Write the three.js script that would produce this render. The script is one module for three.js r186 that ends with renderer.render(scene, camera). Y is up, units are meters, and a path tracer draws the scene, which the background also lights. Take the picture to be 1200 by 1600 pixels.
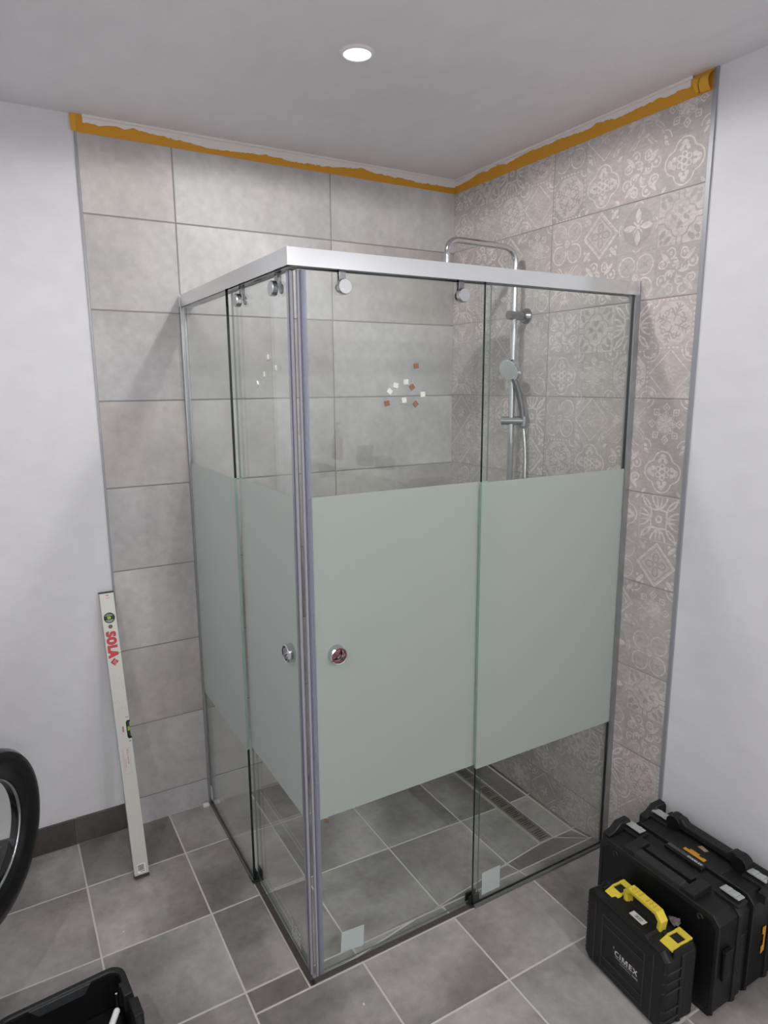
import * as THREE from 'three';
import { RoundedBoxGeometry } from 'three/addons/geometries/RoundedBoxGeometry.js';
import { mergeGeometries, toCreasedNormals } from 'three/addons/utils/BufferGeometryUtils.js';

// ---------------------------------------------------------------- camera, light, exposure
const scene = new THREE.Scene();
const camera = new THREE.PerspectiveCamera(2 * Math.atan(800 / 1053.49) * 180 / Math.PI, 0.75, 0.05, 30);
camera.position.set(-1.816, 1.675, 2.5035);
camera.rotation.order = 'YXZ';
camera.rotation.set(-0.1891, -0.5270, -0.0062);
const renderer = new THREE.WebGLRenderer({ antialias: true });
renderer.toneMapping = THREE.LinearToneMapping;
renderer.toneMappingExposure = 0.75;
renderer.shadowMap.enabled = true;
const H = 2.518;                               // ceiling height
const LAMP_COLOR = 0xfdfbfa;
const LAMPS = [                                // recessed ceiling spots: x, z, candela; those behind the camera added for even light
  [-0.892, 0.792, 2.4, 'lit round ceiling spot above the glass shower'],
  [-2.5, 1.9, 3.3, 'lit round ceiling spot overhead between the camera and the washing machine'],
  [-0.7, 3.3, 3.8, 'added unseen ceiling spot behind the camera, nearest the wall shelf'],
  [-1.75, 3.4, 3.2, 'added unseen ceiling spot behind the camera, in the middle of the ceiling'],
  [-0.8, 4.5, 5.0, 'added unseen ceiling spot in the far corner behind the camera on the shelf side'],
  [-1.9, 4.6, 4.6, 'added unseen ceiling spot in the far corner behind the camera opposite the shelf'],
];

// ---------------------------------------------------------------- helpers
function mulberry(a) { return () => { a |= 0; a = a + 0x6D2B79F5 | 0; let t = Math.imul(a ^ a >>> 15, 1 | a); t = t + Math.imul(t ^ t >>> 7, 61 | t) ^ t; return ((t ^ t >>> 14) >>> 0) / 4294967296; }; }
const rnd = mulberry(7);
const V = (x, y, z) => new THREE.Vector3(x, y, z);
const used = {};
function numbered(n) { const k = used[n] = (used[n] ?? -1) + 1; return k ? `${n}_${String(k).padStart(3, '0')}` : n; }
function shadow(m) { m.castShadow = m.receiveShadow = true; return m; }
function part(name, geo, mat, parent) { const m = shadow(new THREE.Mesh(geo, mat)); m.name = numbered(name); parent.add(m); return m; }
function thing(name, label, category, p = [0, 0, 0], ry = 0, group) {
  const g = new THREE.Group(); g.name = numbered(name); g.position.set(...p); g.rotation.y = ry;
  g.userData = { label, category }; if (group) g.userData.group = group; scene.add(g); return g;
}
function struct(name, geo, mat) { const m = geo ? shadow(new THREE.Mesh(geo, mat)) : new THREE.Group(); m.name = numbered(name); m.userData.kind = 'structure'; scene.add(m); return m; }
function box(w, h, d, x = 0, y = 0, z = 0, r = 0, seg = 2) {
  const g = r ? new RoundedBoxGeometry(w, h, d, seg, r) : new THREE.BoxGeometry(w, h, d);
  g.translate(x, y, z); return g;
}
function span(x0, x1, y0, y1, z0, z1, r = 0) { return box(x1 - x0, y1 - y0, z1 - z0, (x0 + x1) / 2, (y0 + y1) / 2, (z0 + z1) / 2, r); }
const merge = a => mergeGeometries(a.map(g => { const n = g.index ? g.toNonIndexed() : g; for (const k of Object.keys(n.attributes)) if (!['position', 'normal', 'uv'].includes(k)) n.deleteAttribute(k); return n; }));
const cyl = (r0, r1, h, n = 32, open = false) => new THREE.CylinderGeometry(r0, r1, h, n, 1, open);
function lathe(pts, n = 48) { return new THREE.LatheGeometry(pts.map(p => new THREE.Vector2(p[0], p[1])), n); }
function tube(pts, r, seg = 64, rs = 12, closed = false) { return new THREE.TubeGeometry(new THREE.CatmullRomCurve3(pts.map(p => V(...p)), closed, 'centripetal'), seg, r, rs, closed); }
function shapeOf(pts, holes = []) {
  const s = new THREE.Shape(pts.map(p => new THREE.Vector2(p[0], p[1])));
  for (const h of holes) s.holes.push(h instanceof THREE.Path ? h : new THREE.Path(h.map(p => new THREE.Vector2(p[0], p[1]))));
  return s;
}
function extrude(shape, depth, bevel = 0, seg = 1) {
  const g = new THREE.ExtrudeGeometry(shape, { depth: depth - 2 * bevel, bevelEnabled: bevel > 0, bevelThickness: bevel, bevelSize: bevel, bevelOffset: -bevel, bevelSegments: seg, curveSegments: 12 });
  g.translate(0, 0, bevel); return g;
}
// a flat tile: polygon TOP (counter-clockwise seen along -N), thickness t, chamfer c
function slab(top, N, t, c, uvOf) {
  const n = top.length, pos = [], uv = [];
  const e = top.map((p, i) => top[(i + 1) % n].clone().sub(p).normalize());
  const inw = e.map(d => N.clone().cross(d).normalize());
  const ins = top.map((p, i) => { const a = inw[(i + n - 1) % n], b = inw[i]; return p.clone().addScaledVector(a.clone().add(b), c / (1 + a.dot(b))); });
  const mid = top.map(p => p.clone().addScaledVector(N, -c)), bot = top.map(p => p.clone().addScaledVector(N, -t));
  const tri = (...v) => { for (const p of v) { pos.push(p.x, p.y, p.z); uv.push(...uvOf(p)); } };
  for (let i = 1; i < n - 1; i++) { tri(ins[0], ins[i], ins[i + 1]); tri(bot[0], bot[i + 1], bot[i]); }
  for (let i = 0; i < n; i++) {
    const j = (i + 1) % n;
    tri(ins[i], mid[i], mid[j]); tri(ins[i], mid[j], ins[j]); tri(mid[i], bot[i], bot[j]); tri(mid[i], bot[j], mid[j]);
  }
  const g = new THREE.BufferGeometry();
  g.setAttribute('position', new THREE.Float32BufferAttribute(pos, 3)); g.setAttribute('uv', new THREE.Float32BufferAttribute(uv, 2));
  g.computeVertexNormals(); return g;
}
function shrink(poly, N, d) {                 // polygon moved inwards by d along each edge
  const n = poly.length, e = poly.map((p, i) => poly[(i + 1) % n].clone().sub(p).normalize()), w = e.map(q => N.clone().cross(q).normalize());
  return poly.map((p, i) => { const a = w[(i + n - 1) % n], b = w[i]; return p.clone().addScaledVector(a.clone().add(b), d / (1 + a.dot(b))); });
}
// ---------------------------------------------------------------- periodic noise and textures
function lattice(per, seed) { const r = mulberry(seed), a = new Float32Array(per * per); for (let i = 0; i < a.length; i++) a[i] = r(); return a; }
function noiseField(n, px, oct, seed, py = px, gain = 0.5) {       // fractal value noise, tiling, 0..1
  const out = new Float32Array(n * n); let amp = 1, tot = 0;
  for (let o = 0; o < oct; o++) {
    const fx = px << o, fy = py << o; if (fx > n) break;
    const r = mulberry(seed + o * 101), L = new Float32Array(fx * fy); for (let i = 0; i < L.length; i++) L[i] = r();
    for (let j = 0; j < n; j++) {
      const y = j / n * fy, y0 = Math.floor(y), ty = y - y0, sy = ty * ty * (3 - 2 * ty), r0 = (y0 % fy) * fx, r1 = ((y0 + 1) % fy) * fx;
      for (let i = 0; i < n; i++) {
        const x = i / n * fx, x0 = Math.floor(x), tx = x - x0, sx = tx * tx * (3 - 2 * tx), a = x0 % fx, b = (x0 + 1) % fx;
        const u = L[r0 + a] + (L[r0 + b] - L[r0 + a]) * sx, v = L[r1 + a] + (L[r1 + b] - L[r1 + a]) * sx;
        out[j * n + i] += amp * (u + (v - u) * sy);
      }
    }
    tot += amp; amp *= gain;
  }
  for (let i = 0; i < out.length; i++) out[i] /= tot;
  return out;
}
function dataTex(n, fn, srgb = true) {
  const d = new Uint8Array(n * n * 4);
  for (let i = 0; i < n * n; i++) { const c = fn(i); for (let k = 0; k < 3; k++) d[4 * i + k] = Math.max(0, Math.min(255, c[k])); d[4 * i + 3] = 255; }
  const t = new THREE.DataTexture(d, n, n, THREE.RGBAFormat); t.wrapS = t.wrapT = THREE.RepeatWrapping; t.magFilter = THREE.LinearFilter; t.minFilter = THREE.LinearMipmapLinearFilter; t.generateMipmaps = true;
  if (srgb) t.colorSpace = THREE.SRGBColorSpace; t.needsUpdate = true; return t;
}
function canvasTex(w, h, draw) {
  const c = document.createElement('canvas'); c.width = w; c.height = h; draw(c.getContext('2d'), w, h);
  const t = new THREE.CanvasTexture(c); t.colorSpace = THREE.SRGBColorSpace; t.anisotropy = 8; return t;
}
const std = (color, roughness = 0.6, metalness = 0, extra = {}) => new THREE.MeshStandardMaterial({ color, roughness, metalness, ...extra });
const smooth = (a, b, x) => { const t = Math.max(0, Math.min(1, (x - a) / (b - a))); return t * t * (3 - 2 * t); };

const NT = 1024;
const nA = noiseField(NT, 3, 7, 11), nB = noiseField(NT, 5, 6, 23, 2), nC = noiseField(NT, 64, 4, 37), nD = noiseField(NT, 4, 5, 53);
const nE = noiseField(NT, 20, 5, 71, 6);
const concreteTex = dataTex(NT, i => {         // pale cement look of the grey wall tiles
  const v = 190 + (nA[i] - 0.5) * 62 + (nB[i] - 0.5) * 30 + (nC[i] - 0.5) * 20 + (nE[i] - 0.5) * 14, w = (nD[i] - 0.5) * 4;
  return [v + w, v - 2, v - 3 - w];
});
const slateTex = dataTex(NT, i => {            // darker clouded floor tiles with a faint pink cast in patches
  const cl = smooth(0.36, 0.64, nA[i]) - 0.5;
  const v = 157 + cl * 44 + (nB[i] - 0.5) * 44 + (nC[i] - 0.5) * 22 + (nE[i] - 0.5) * 28, w = (smooth(0.5, 0.72, nD[i])) * 3;
  return [v + w, v - 1.5, v - 4 + w * 0.3];
});
const fineBump = dataTex(512, i => { const v = 128 + (nC[(i >> 9) * NT + (i & 511)] - 0.5) * 200; return [v, v, v]; }, false);
const plasterTex = dataTex(512, i => { const k = (i >> 9) * NT * 2 + (i & 511) * 2, v = 236 + (nA[k] - 0.5) * 7 + (nC[k] - 0.5) * 8; return [v, v, v + 1]; });

// ---------------------------------------------------------------- materials
const M = {};
M.concrete = [0xffffff, 0xf3f1ef, 0xfafafa].map(c => std(c, 0.48, 0, { map: concreteTex, bumpMap: fineBump, bumpScale: 0.0002 }));
M.slate = [0xffffff, 0xf5f3f2, 0xfaf8f7].map(c => std(c, 0.5, 0, { map: slateTex, bumpMap: fineBump, bumpScale: 0.0002 }));
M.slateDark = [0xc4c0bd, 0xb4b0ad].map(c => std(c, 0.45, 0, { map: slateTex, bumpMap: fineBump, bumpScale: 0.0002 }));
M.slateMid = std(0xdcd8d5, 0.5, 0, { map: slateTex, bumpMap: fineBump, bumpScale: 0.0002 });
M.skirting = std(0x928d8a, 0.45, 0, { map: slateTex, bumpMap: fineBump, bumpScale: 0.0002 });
M.groutFloor = std(0xd6d2cc, 0.9); M.groutWall = std(0x8f8c89, 0.9);
M.plaster = std(0xf2f2f4, 0.85, 0, { map: plasterTex, bumpMap: fineBump, bumpScale: 0.0003 });
M.ceiling = std(0xf8f5f7, 0.9, 0, { map: plasterTex });
M.filler = std(0xe9e4e2, 0.9); M.tape = std(0xd79a2c, 0.75); M.tapeLoose = std(0xe0a534, 0.7);
M.trim = std(0x9d9fa4, 0.4, 0.3);
M.alu = std(0xe8eaeb, 0.2, 1); M.aluSatin = std(0xb9bbbd, 0.35, 1); M.chrome = std(0xd2d4d6, 0.1, 1); M.chromeSatin = std(0xc4c5c7, 0.22, 1); M.chromeDark = std(0x8d8d90, 0.16, 1);
M.glass = new THREE.MeshPhysicalMaterial({ color: 0xfcfefd, roughness: 0, metalness: 0, transmission: 1, thickness: 0, ior: 1.5 });
M.glassEdge = std(0x17241f, 0.15);
M.glassEdgePale = new THREE.MeshPhysicalMaterial({ color: 0x8d9f98, roughness: 0.4, transmission: 0.6, thickness: 0 }); M.chromeMid = std(0xa9aaac, 0.25, 1);
M.frost = new THREE.MeshPhysicalMaterial({ color: 0xc6cfca, roughness: 1, transmission: 0.45, thickness: 0 });
M.pad = new THREE.MeshPhysicalMaterial({ color: 0xd5e0de, roughness: 1, transmission: 0.35, thickness: 0 });
M.seal = new THREE.MeshPhysicalMaterial({ color: 0xdfe1ea, roughness: 0.3, transmission: 0.86, thickness: 0, ior: 1.4 });
M.magnet = std(0x9d9ba3, 0.4); M.rubber = std(0x1b1b1c, 0.7); M.greySeal = std(0x6d6d6b, 0.5);
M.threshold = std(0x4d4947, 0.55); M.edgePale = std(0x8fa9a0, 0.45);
M.white = std(0xe9e9ea, 0.45); M.black = std(0x0d0d0e, 0.5, 0, { bumpMap: fineBump, bumpScale: 0.0003 }); M.blackGloss = std(0x101114, 0.22);
M.blackWorn = std(0x1b1b1c, 0.55, 0, { bumpMap: fineBump, bumpScale: 0.0005 }); M.darkGrey = std(0x333335, 0.55);
M.yellow = std(0xe6d043, 0.5); M.amber = std(0xd79b34, 0.6); M.latchMetal = std(0xc6cbcb, 0.42, 0.4);

// ================================================================ the room
const XL = -1.483, ZE = 1.199, R = 0.302, H0 = 0.1085, XLEFT = -2.75, ZF = 5.2, DROP = -0.05;
struct('ceiling', span(XLEFT - 0.1, 0.12, H, H + 0.1, -0.12, ZF + 0.1), M.ceiling);
const wallBack = struct('wall_back', span(XLEFT - 0.1, 0.12, DROP - 0.1, H, -0.12, -0.005), M.plaster);
const wallRight = struct('wall_right', span(0.005, 0.12, DROP - 0.1, H, -0.005, ZF), M.plaster);
struct('wall_left', span(XLEFT - 0.1, XLEFT, DROP - 0.1, H, -0.005, ZF), M.plaster);
struct('wall_front', span(XLEFT - 0.1, 0.12, DROP - 0.1, H, ZF, ZF + 0.1), M.plaster);

// grey wall tiles, 30 x 60, straight bond
part('grout', span(XL, 0, DROP - 0.02, H, -0.0052, -0.0014), M.groutWall, wallBack);
const rows = [DROP, H0]; for (let k = 1; k <= 7; k++) rows.push(H0 + k * R); rows.push(H);
const G = 0.0021;
{
  const cols = [XL, -1.186, -0.5895, 0];
  for (let r = 0; r < rows.length - 1; r++) for (let c = 0; c < 3; c++) {
    const x0 = cols[c] + (c ? G : 0), x1 = cols[c + 1] - (c < 2 ? G : 0), y0 = rows[r] + G, y1 = rows[r + 1] - G;
    const ou = rnd(), ov = rnd(), s = rnd() < 0.5 ? -1 : 1;
    part('wall_tile', slab([V(x0, y0, 0), V(x1, y0, 0), V(x1, y1, 0), V(x0, y1, 0)], V(0, 0, 1), 0.005, 0.0012, p => [ou + s * p.x / 1.3, ov + s * p.y / 1.3]), M.concrete[(r * 2 + c) % 3], wallBack);
  }
  part('tile_trim', span(XL - 0.006, XL, DROP, H, -0.006, 0.0005), M.trim, wallBack);
}
// ---- printed wall tiles: eight 15 cm motifs to a tile
const LW = 0.05;
const motif = {
  petals(c) {                                                    // eight petals inside a ring of lozenges
    for (let k = 0; k < 8; k++) { c.save(); c.rotate(k * Math.PI / 4); lozenge(c, 0, 0.66, 0.15, 0.17); stroke(c); c.beginPath(); c.arc(0, 0.66, 0.045, 0, 7); fill(c); leaf(c, 0.1, 0.46, 0.12); fill(c); leaf(c, 0.06, 0.52, 0.2); stroke(c, 0.6); c.restore(); }
    c.beginPath(); c.arc(0, 0, 0.06, 0, 7); fill(c);
    corners(c, () => { c.beginPath(); c.arc(1, 1, 0.36, 0, 7); stroke(c); c.beginPath(); c.arc(1, 1, 0.18, 0, 7); fill(c); });
  },
  quatrefoil(c) {                                                // four-lobed outline with club shapes and honeycomb
    c.beginPath(); for (let k = 0; k < 4; k++) { const a = k * Math.PI / 2 - Math.PI / 2; c.arc(Math.cos(a) * 0.42, Math.sin(a) * 0.42, 0.44, a - 1.36, a + 1.36); } c.closePath(); stroke(c, 1.2);
    quarter(c, () => { c.beginPath(); c.arc(0, 0.62, 0.14, 0, 7); c.arc(-0.14, 0.46, 0.1, 0, 7); c.arc(0.14, 0.46, 0.1, 0, 7); fill(c); c.beginPath(); c.arc(0, 0.5, 0.05, 0, 7); dark(c); });
    for (let k = 0; k < 6; k++) { const a = k * Math.PI / 3 + 0.5; c.beginPath(); c.arc(Math.cos(a) * 0.24, Math.sin(a) * 0.24, 0.1, 0, 7); stroke(c); } c.beginPath(); c.arc(0, 0, 0.12, 0, 7); stroke(c);
    corners(c, () => { c.save(); c.translate(0.86, 0.86); c.rotate(-Math.PI / 4); leaf(c, -0.16, 0.16, 0.09); fill(c); c.restore(); });
  },
  cross(c) {                                                     // pale ground, dark stepped cross and fleurs
    c.fillStyle = tone(0.8); c.fillRect(-1, -1, 2, 2);
    quarter(c, () => { c.strokeStyle = tone(0.1); c.lineWidth = 0.06; c.beginPath(); c.moveTo(-0.12, 1); c.lineTo(-0.12, 0.7); c.bezierCurveTo(-0.34, 0.66, -0.36, 0.5, -0.4, 0.4); c.bezierCurveTo(-0.52, 0.36, -0.66, 0.34, -0.7, 0.12); c.lineTo(-1, 0.12); c.stroke(); c.beginPath(); c.moveTo(0.12, 1); c.lineTo(0.12, 0.7); c.stroke();
      c.beginPath(); c.arc(0, 0.26, 0.12, 0, 7); c.arc(-0.1, 0.36, 0.06, 0, 7); c.arc(0.1, 0.36, 0.06, 0, 7); dark(c); });
    corners(c, () => { c.beginPath(); c.ellipse(0.55, 0.78, 0.1, 0.2, -0.9, 0, 7); dark(c); c.beginPath(); c.ellipse(0.78, 0.55, 0.1, 0.2, -0.6, 0, 7); dark(c); c.beginPath(); c.arc(0.82, 0.82, 0.09, 0, 7); dark(c); });
  },
  scroll(c) {                                                    // leafy scrolls
    quarter(c, () => { for (const [x, y, r, a] of [[0.3, 0.7, 0.2, 0.4], [-0.32, 0.62, 0.17, 2], [0.7, 0.3, 0.14, 4], [0.12, 0.36, 0.14, 1]]) { c.beginPath(); c.arc(x, y, r, a, a + 4.4); stroke(c, 1.3); c.beginPath(); c.arc(x, y, r * 0.4, 0, 7); fill(c); } c.save(); c.translate(0.5, 0.5); c.rotate(-Math.PI / 4); leaf(c, -0.28, 0.42, 0.12); fill(c); c.restore(); leaf(c, 0.05, 0.5, 0.1); fill(c); });
  },
  octagon(c) {                                                   // pale octagon with small branches
    c.beginPath(); for (let k = 0; k < 8; k++) { const a = k * Math.PI / 4 + Math.PI / 8; c[k ? 'lineTo' : 'moveTo'](Math.cos(a) * 0.92, Math.sin(a) * 0.92); } c.closePath(); c.fillStyle = tone(0.72); c.fill();
    quarter(c, () => { c.save(); c.rotate(0.39); c.strokeStyle = tone(0.1); c.lineWidth = 0.06; for (const s of [-1, 1]) for (const y of [0.3, 0.48, 0.64]) { c.beginPath(); c.moveTo(0, y); c.lineTo(s * 0.16, y + 0.12); c.stroke(); } c.beginPath(); c.moveTo(0, 0.1); c.lineTo(0, 0.78); c.stroke(); c.rotate(0.78); for (const s of [-1, 1]) { c.beginPath(); c.arc(s * 0.1, 0.5, 0.09, 0, 5); c.stroke(); } c.restore(); });
    corners(c, () => { c.beginPath(); c.arc(0.9, 0.9, 0.2, 0, 7); stroke(c); });
    quarter(c, () => { for (let x = -0.7; x < 0.8; x += 0.2) { c.beginPath(); c.arc(x, 0.96, 0.06, 0, 7); fill(c); } });
  },
  diamond(c) {                                                   // dark big petals, pale star and triangles
    quarter(c, () => { c.beginPath(); c.moveTo(0.08, 0.94); c.lineTo(0.94, 0.08); c.lineTo(0.5, 0.5); c.closePath(); c.fillStyle = tone(0.7); c.fill(); c.beginPath(); c.moveTo(0, 0.98); c.lineTo(0.98, 0); stroke(c); });
    for (let k = 0; k < 8; k++) { c.save(); c.rotate(k * Math.PI / 4); leaf(c, 0.04, 0.34, 0.05); fill(c); c.restore(); }
    corners(c, () => { for (const r of [0.3, 0.46]) { c.beginPath(); c.arc(0.98, 0.98, r, 0, 7); stroke(c); } c.beginPath(); c.arc(0.78, 0.78, 0.1, 0, 7); fill(c); });
  },
  star(c) {                                                      // overlapping rings and eight wedges
    corners(c, () => { for (const [x, y] of [[1, 0.25], [0.25, 1]]) { c.beginPath(); c.arc(x, y, 0.62, 0, 7); stroke(c, 1.6); } });
    quarter(c, () => { c.save(); for (const a of [0.13, -0.13]) { c.rotate(a); c.beginPath(); c.moveTo(-0.08, 0.36); c.lineTo(0.08, 0.36); c.lineTo(0, 1); c.closePath(); fill(c); c.rotate(-a); } c.restore(); });
    c.beginPath(); c.arc(0, 0, 0.13, 0, 7); stroke(c, 1.7);
    c.strokeStyle = tone(0.6); c.lineWidth = 0.05; c.strokeRect(-0.97, -0.97, 1.94, 1.94);
  },
  lozengeFlower(c) {                                             // pale lozenge frame with a four-petal flower
    c.fillStyle = tone(0.25); c.fillRect(-1, -1, 2, 2);
    c.beginPath(); c.moveTo(0, 0.95); c.lineTo(0.95, 0); c.lineTo(0, -0.95); c.lineTo(-0.95, 0); c.closePath(); c.fillStyle = tone(0.66); c.fill(); stroke(c, 1.3);
    c.save(); c.scale(0.8, 0.8); c.beginPath(); c.moveTo(0, 0.95); c.lineTo(0.95, 0); c.lineTo(0, -0.95); c.lineTo(-0.95, 0); c.closePath(); c.strokeStyle = tone(0.1); c.lineWidth = 0.06; c.stroke(); c.restore();
    quarter(c, () => { c.beginPath(); c.ellipse(0, 0.3, 0.17, 0.24, 0, 0, 7); dark(c); c.beginPath(); c.ellipse(0, 0.3, 0.1, 0.16, 0, 0, 7); c.fillStyle = tone(0.5); c.fill(); });
    corners(c, () => { c.beginPath(); c.ellipse(0.75, 0.75, 0.1, 0.24, -0.78, 0, 7); fill(c); c.beginPath(); c.arc(0.6, 0.9, 0.07, 0, 7); fill(c); c.beginPath(); c.arc(0.9, 0.6, 0.07, 0, 7); fill(c); });
  },
  clover(c) {                                                    // four round leaves about a ring
    corners(c, () => { c.beginPath(); c.arc(0.46, 0.46, 0.4, -2.0, 3.6); stroke(c, 1.3); c.beginPath(); c.arc(0.46, 0.46, 0.32, 0, 7); c.fillStyle = tone(0.45); c.fill(); c.save(); c.translate(0.48, 0.48); c.rotate(0.78); for (const a of [0, 1.57]) { c.rotate(a); leaf(c, -0.18, 0.18, 0.05); dark(c); } c.restore(); });
    c.beginPath(); c.arc(0, 0, 0.12, 0, 7); stroke(c, 1.4); c.beginPath(); c.arc(0, 0, 0.05, 0, 7); fill(c);
  },
  lattice(c) {                                                   // crossing arcs with sprigs
    for (const [x, y] of [[1.25, 0], [-1.25, 0], [0, 1.25], [0, -1.25]]) { c.beginPath(); c.arc(x, y, 1.25, 0, 7); stroke(c, 1); c.beginPath(); c.arc(x, y, 1.12, 0, 7); stroke(c, 0.6); }
    quarter(c, () => { c.save(); c.translate(0, 0.5); leaf(c, -0.2, 0.3, 0.1); fill(c); for (const s of [-1, 1]) { c.beginPath(); c.arc(s * 0.17, 0.1, 0.1, 0, 7); fill(c); } c.restore(); });
  },
  orchid(c) {                                                    // pale petals on a worn dark field
    c.beginPath(); c.arc(0, 0, 0.75, 0, 7); c.fillStyle = tone(0.1); c.fill();
    quarter(c, () => { leaf(c, 0.12, 0.74, 0.17); fill(c); c.beginPath(); c.arc(0, 0.74, 0.24, 0.5, 2.6); stroke(c); });
    for (let k = 0; k < 4; k++) { c.save(); c.rotate(k * Math.PI / 2 + 0.78); leaf(c, 0.08, 0.34, 0.05); fill(c); c.restore(); } c.beginPath(); c.arc(0, 0, 0.1, 0, 7); fill(c);
  },
};
const tone = t => { const v = Math.round(40 + 215 * t); return `rgb(${v},${v},${v})`; };
function fill(c) { c.fillStyle = tone(0.92); c.fill(); }
function dark(c) { c.fillStyle = tone(0.05); c.fill(); }
function stroke(c, k = 1) { c.strokeStyle = tone(1); c.lineWidth = LW * k; c.stroke(); }
function lozenge(c, x, y, a, b) { c.beginPath(); c.moveTo(x - a, y); c.lineTo(x, y - b); c.lineTo(x + a, y); c.lineTo(x, y + b); c.closePath(); }
function leaf(c, y0, y1, w) { const m = (y0 + y1) / 2; c.beginPath(); c.moveTo(0, y0); c.quadraticCurveTo(w * 1.6, m, 0, y1); c.quadraticCurveTo(-w * 1.6, m, 0, y0); c.closePath(); }
function quarter(c, f) { for (let k = 0; k < 4; k++) { c.save(); c.rotate(k * Math.PI / 2); f(); c.restore(); } }
function corners(c, f) { quarter(c, f); }
const LAYOUTS = [                                                // top row then bottom row of each tile print
  [['clover', 'diamond', 'lattice', 'petals'], ['octagon', 'quatrefoil', 'scroll', 'quatrefoil']],
  [['clover', 'lozengeFlower', 'orchid', 'cross'], ['lattice', 'scroll', 'clover', 'scroll']],
  [['scroll', 'cross', 'star', 'octagon'], ['quatrefoil', 'petals', 'octagon', 'diamond']],
  [['diamond', 'octagon', 'quatrefoil', 'star'], ['lozengeFlower', 'lattice', 'clover', 'lozengeFlower']],
  [['lattice', 'scroll', 'lozengeFlower', 'petals'], ['star', 'octagon', 'orchid', 'clover']],
];
M.printed = LAYOUTS.map((lay, li) => {
  const S = 208, w = S * 4, h = S * 2;
  return std(0xffffff, 0.5, 0, { map: canvasTex(w, h, c => {
    c.fillStyle = tone(0.3); c.fillRect(0, 0, w, h);
    for (let j = 0; j < 2; j++) for (let i = 0; i < 4; i++) {
      c.save(); c.beginPath(); c.rect(i * S, j * S, S, S); c.clip(); c.translate((i + 0.5) * S, (j + 0.5) * S); c.scale(S / 2, S / 2);
      c.fillStyle = tone(0.2 + 0.2 * ((i * 5 + j * 3 + li) % 3) / 2); c.fillRect(-1, -1, 2, 2);
      motif[lay[j][i]](c); c.strokeStyle = tone(0.12); c.lineWidth = 0.025; c.strokeRect(-1, -1, 2, 2); c.restore();
    }
    const im = c.getImageData(0, 0, w, h), d = im.data;
    for (let y = 0; y < h; y++) for (let x = 0; x < w; x++) {
      const p = (y * w + x) * 4, q = ((y * 2 + li * 190) % NT) * NT + (x + li * 333) % NT;
      const wear = smooth(0.3, 0.62, nD[q]) * 0.65 + 0.35 * smooth(0.32, 0.6, nC[q]);
      const m = (d[p] - 40) / 215, v = 181 + (m - 0.35) * (15 + 30 * wear) + (nA[q] - 0.5) * 38 + (nC[q] - 0.5) * 26, k = smooth(0.45, 0.7, nB[q]) * 4;
      d[p] = v + 3 + k; d[p + 1] = v - 2; d[p + 2] = v - 5 + k * 0.3;
    }
    c.putImageData(im, 0, 0);
  }) });
});
{
  part('grout', span(0.0014, 0.0052, DROP - 0.02, H, 0, ZE), M.groutWall, wallRight);
  const cols = [0, ZE - 0.604, ZE], order = { 8: 0, 7: 1, 6: 2, 5: 0, 4: 3, 3: 4, 2: 1, 1: 2, 0: 3 };
  const rr = rows.map((y, i) => i && i < rows.length - 1 ? y + 0.004 : y);
  for (let r = 0; r < rr.length - 1; r++) for (let c = 0; c < 2; c++) {
    const z0 = cols[c] + (c ? G : 0), z1 = cols[c + 1] - (c ? 0 : G), y0 = rr[r] + G, y1 = rr[r + 1] - G;
    const v = c ? order[r] : (order[r] + 2 + (r % 2)) % 5, half = r === 0 ? 0 : 0;
    const top = r === rr.length - 2 ? y0 + 0.3 : r === 0 ? y1 : y1;
    const zr = cols[c + 1];
    part('wall_tile', slab([V(0, y0, z1), V(0, y0, z0), V(0, y1, z0), V(0, y1, z1)], V(-1, 0, 0), 0.005, 0.0012,
      p => [1 - (zr - p.z) / 0.604, 1 - (top - p.y) / 0.302 + half]), M.printed[v], wallRight);
  }
  part('tile_trim', span(-0.0015, 0.006, DROP, H, ZE, ZE + 0.013), M.trim, wallRight);
}

// ---- floor: outside tiles level, shower tiles falling to the drain
const floor = struct('floor');
const AX = i => -1.352 + 0.331 * (i - 1), BZ = j => 0.2556 + 0.332 * j, W = 1.1885, D = 0.9975;
const UP = V(0, 1, 0), gap = 0.0026, groutGeo = [];
function floorTile(pts, dark = false, y = () => 0) {
  const poly = pts.map(([x, z, h]) => V(x, h ?? y(x, z), z));
  let area = 0; for (let i = 0; i < poly.length; i++) { const a = poly[i], b = poly[(i + 1) % poly.length]; area += a.x * b.z - b.x * a.z; }
  if (area > 0) poly.reverse();                                  // counter-clockwise seen from above
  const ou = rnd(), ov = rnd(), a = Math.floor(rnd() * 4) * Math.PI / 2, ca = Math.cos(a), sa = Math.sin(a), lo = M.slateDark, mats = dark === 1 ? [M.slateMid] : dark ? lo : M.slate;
  part('floor_tile', slab(shrink(poly, UP, gap), UP, 0.009, 0.0011, p => [ou + (p.x * ca - p.z * sa) / 1.15, ov + (p.x * sa + p.z * ca) / 1.15]), mats[Math.floor(rnd() * mats.length)], floor);
  groutGeo.push(slab(poly.map(p => V(p.x, p.y - 0.0009, p.z)), UP, 0.02, 0, p => [p.x, p.z]));
}
const rect = (x0, x1, z0, z1, dark) => floorTile([[x0, z0], [x1, z0], [x1, z1], [x0, z1]], dark);
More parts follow.
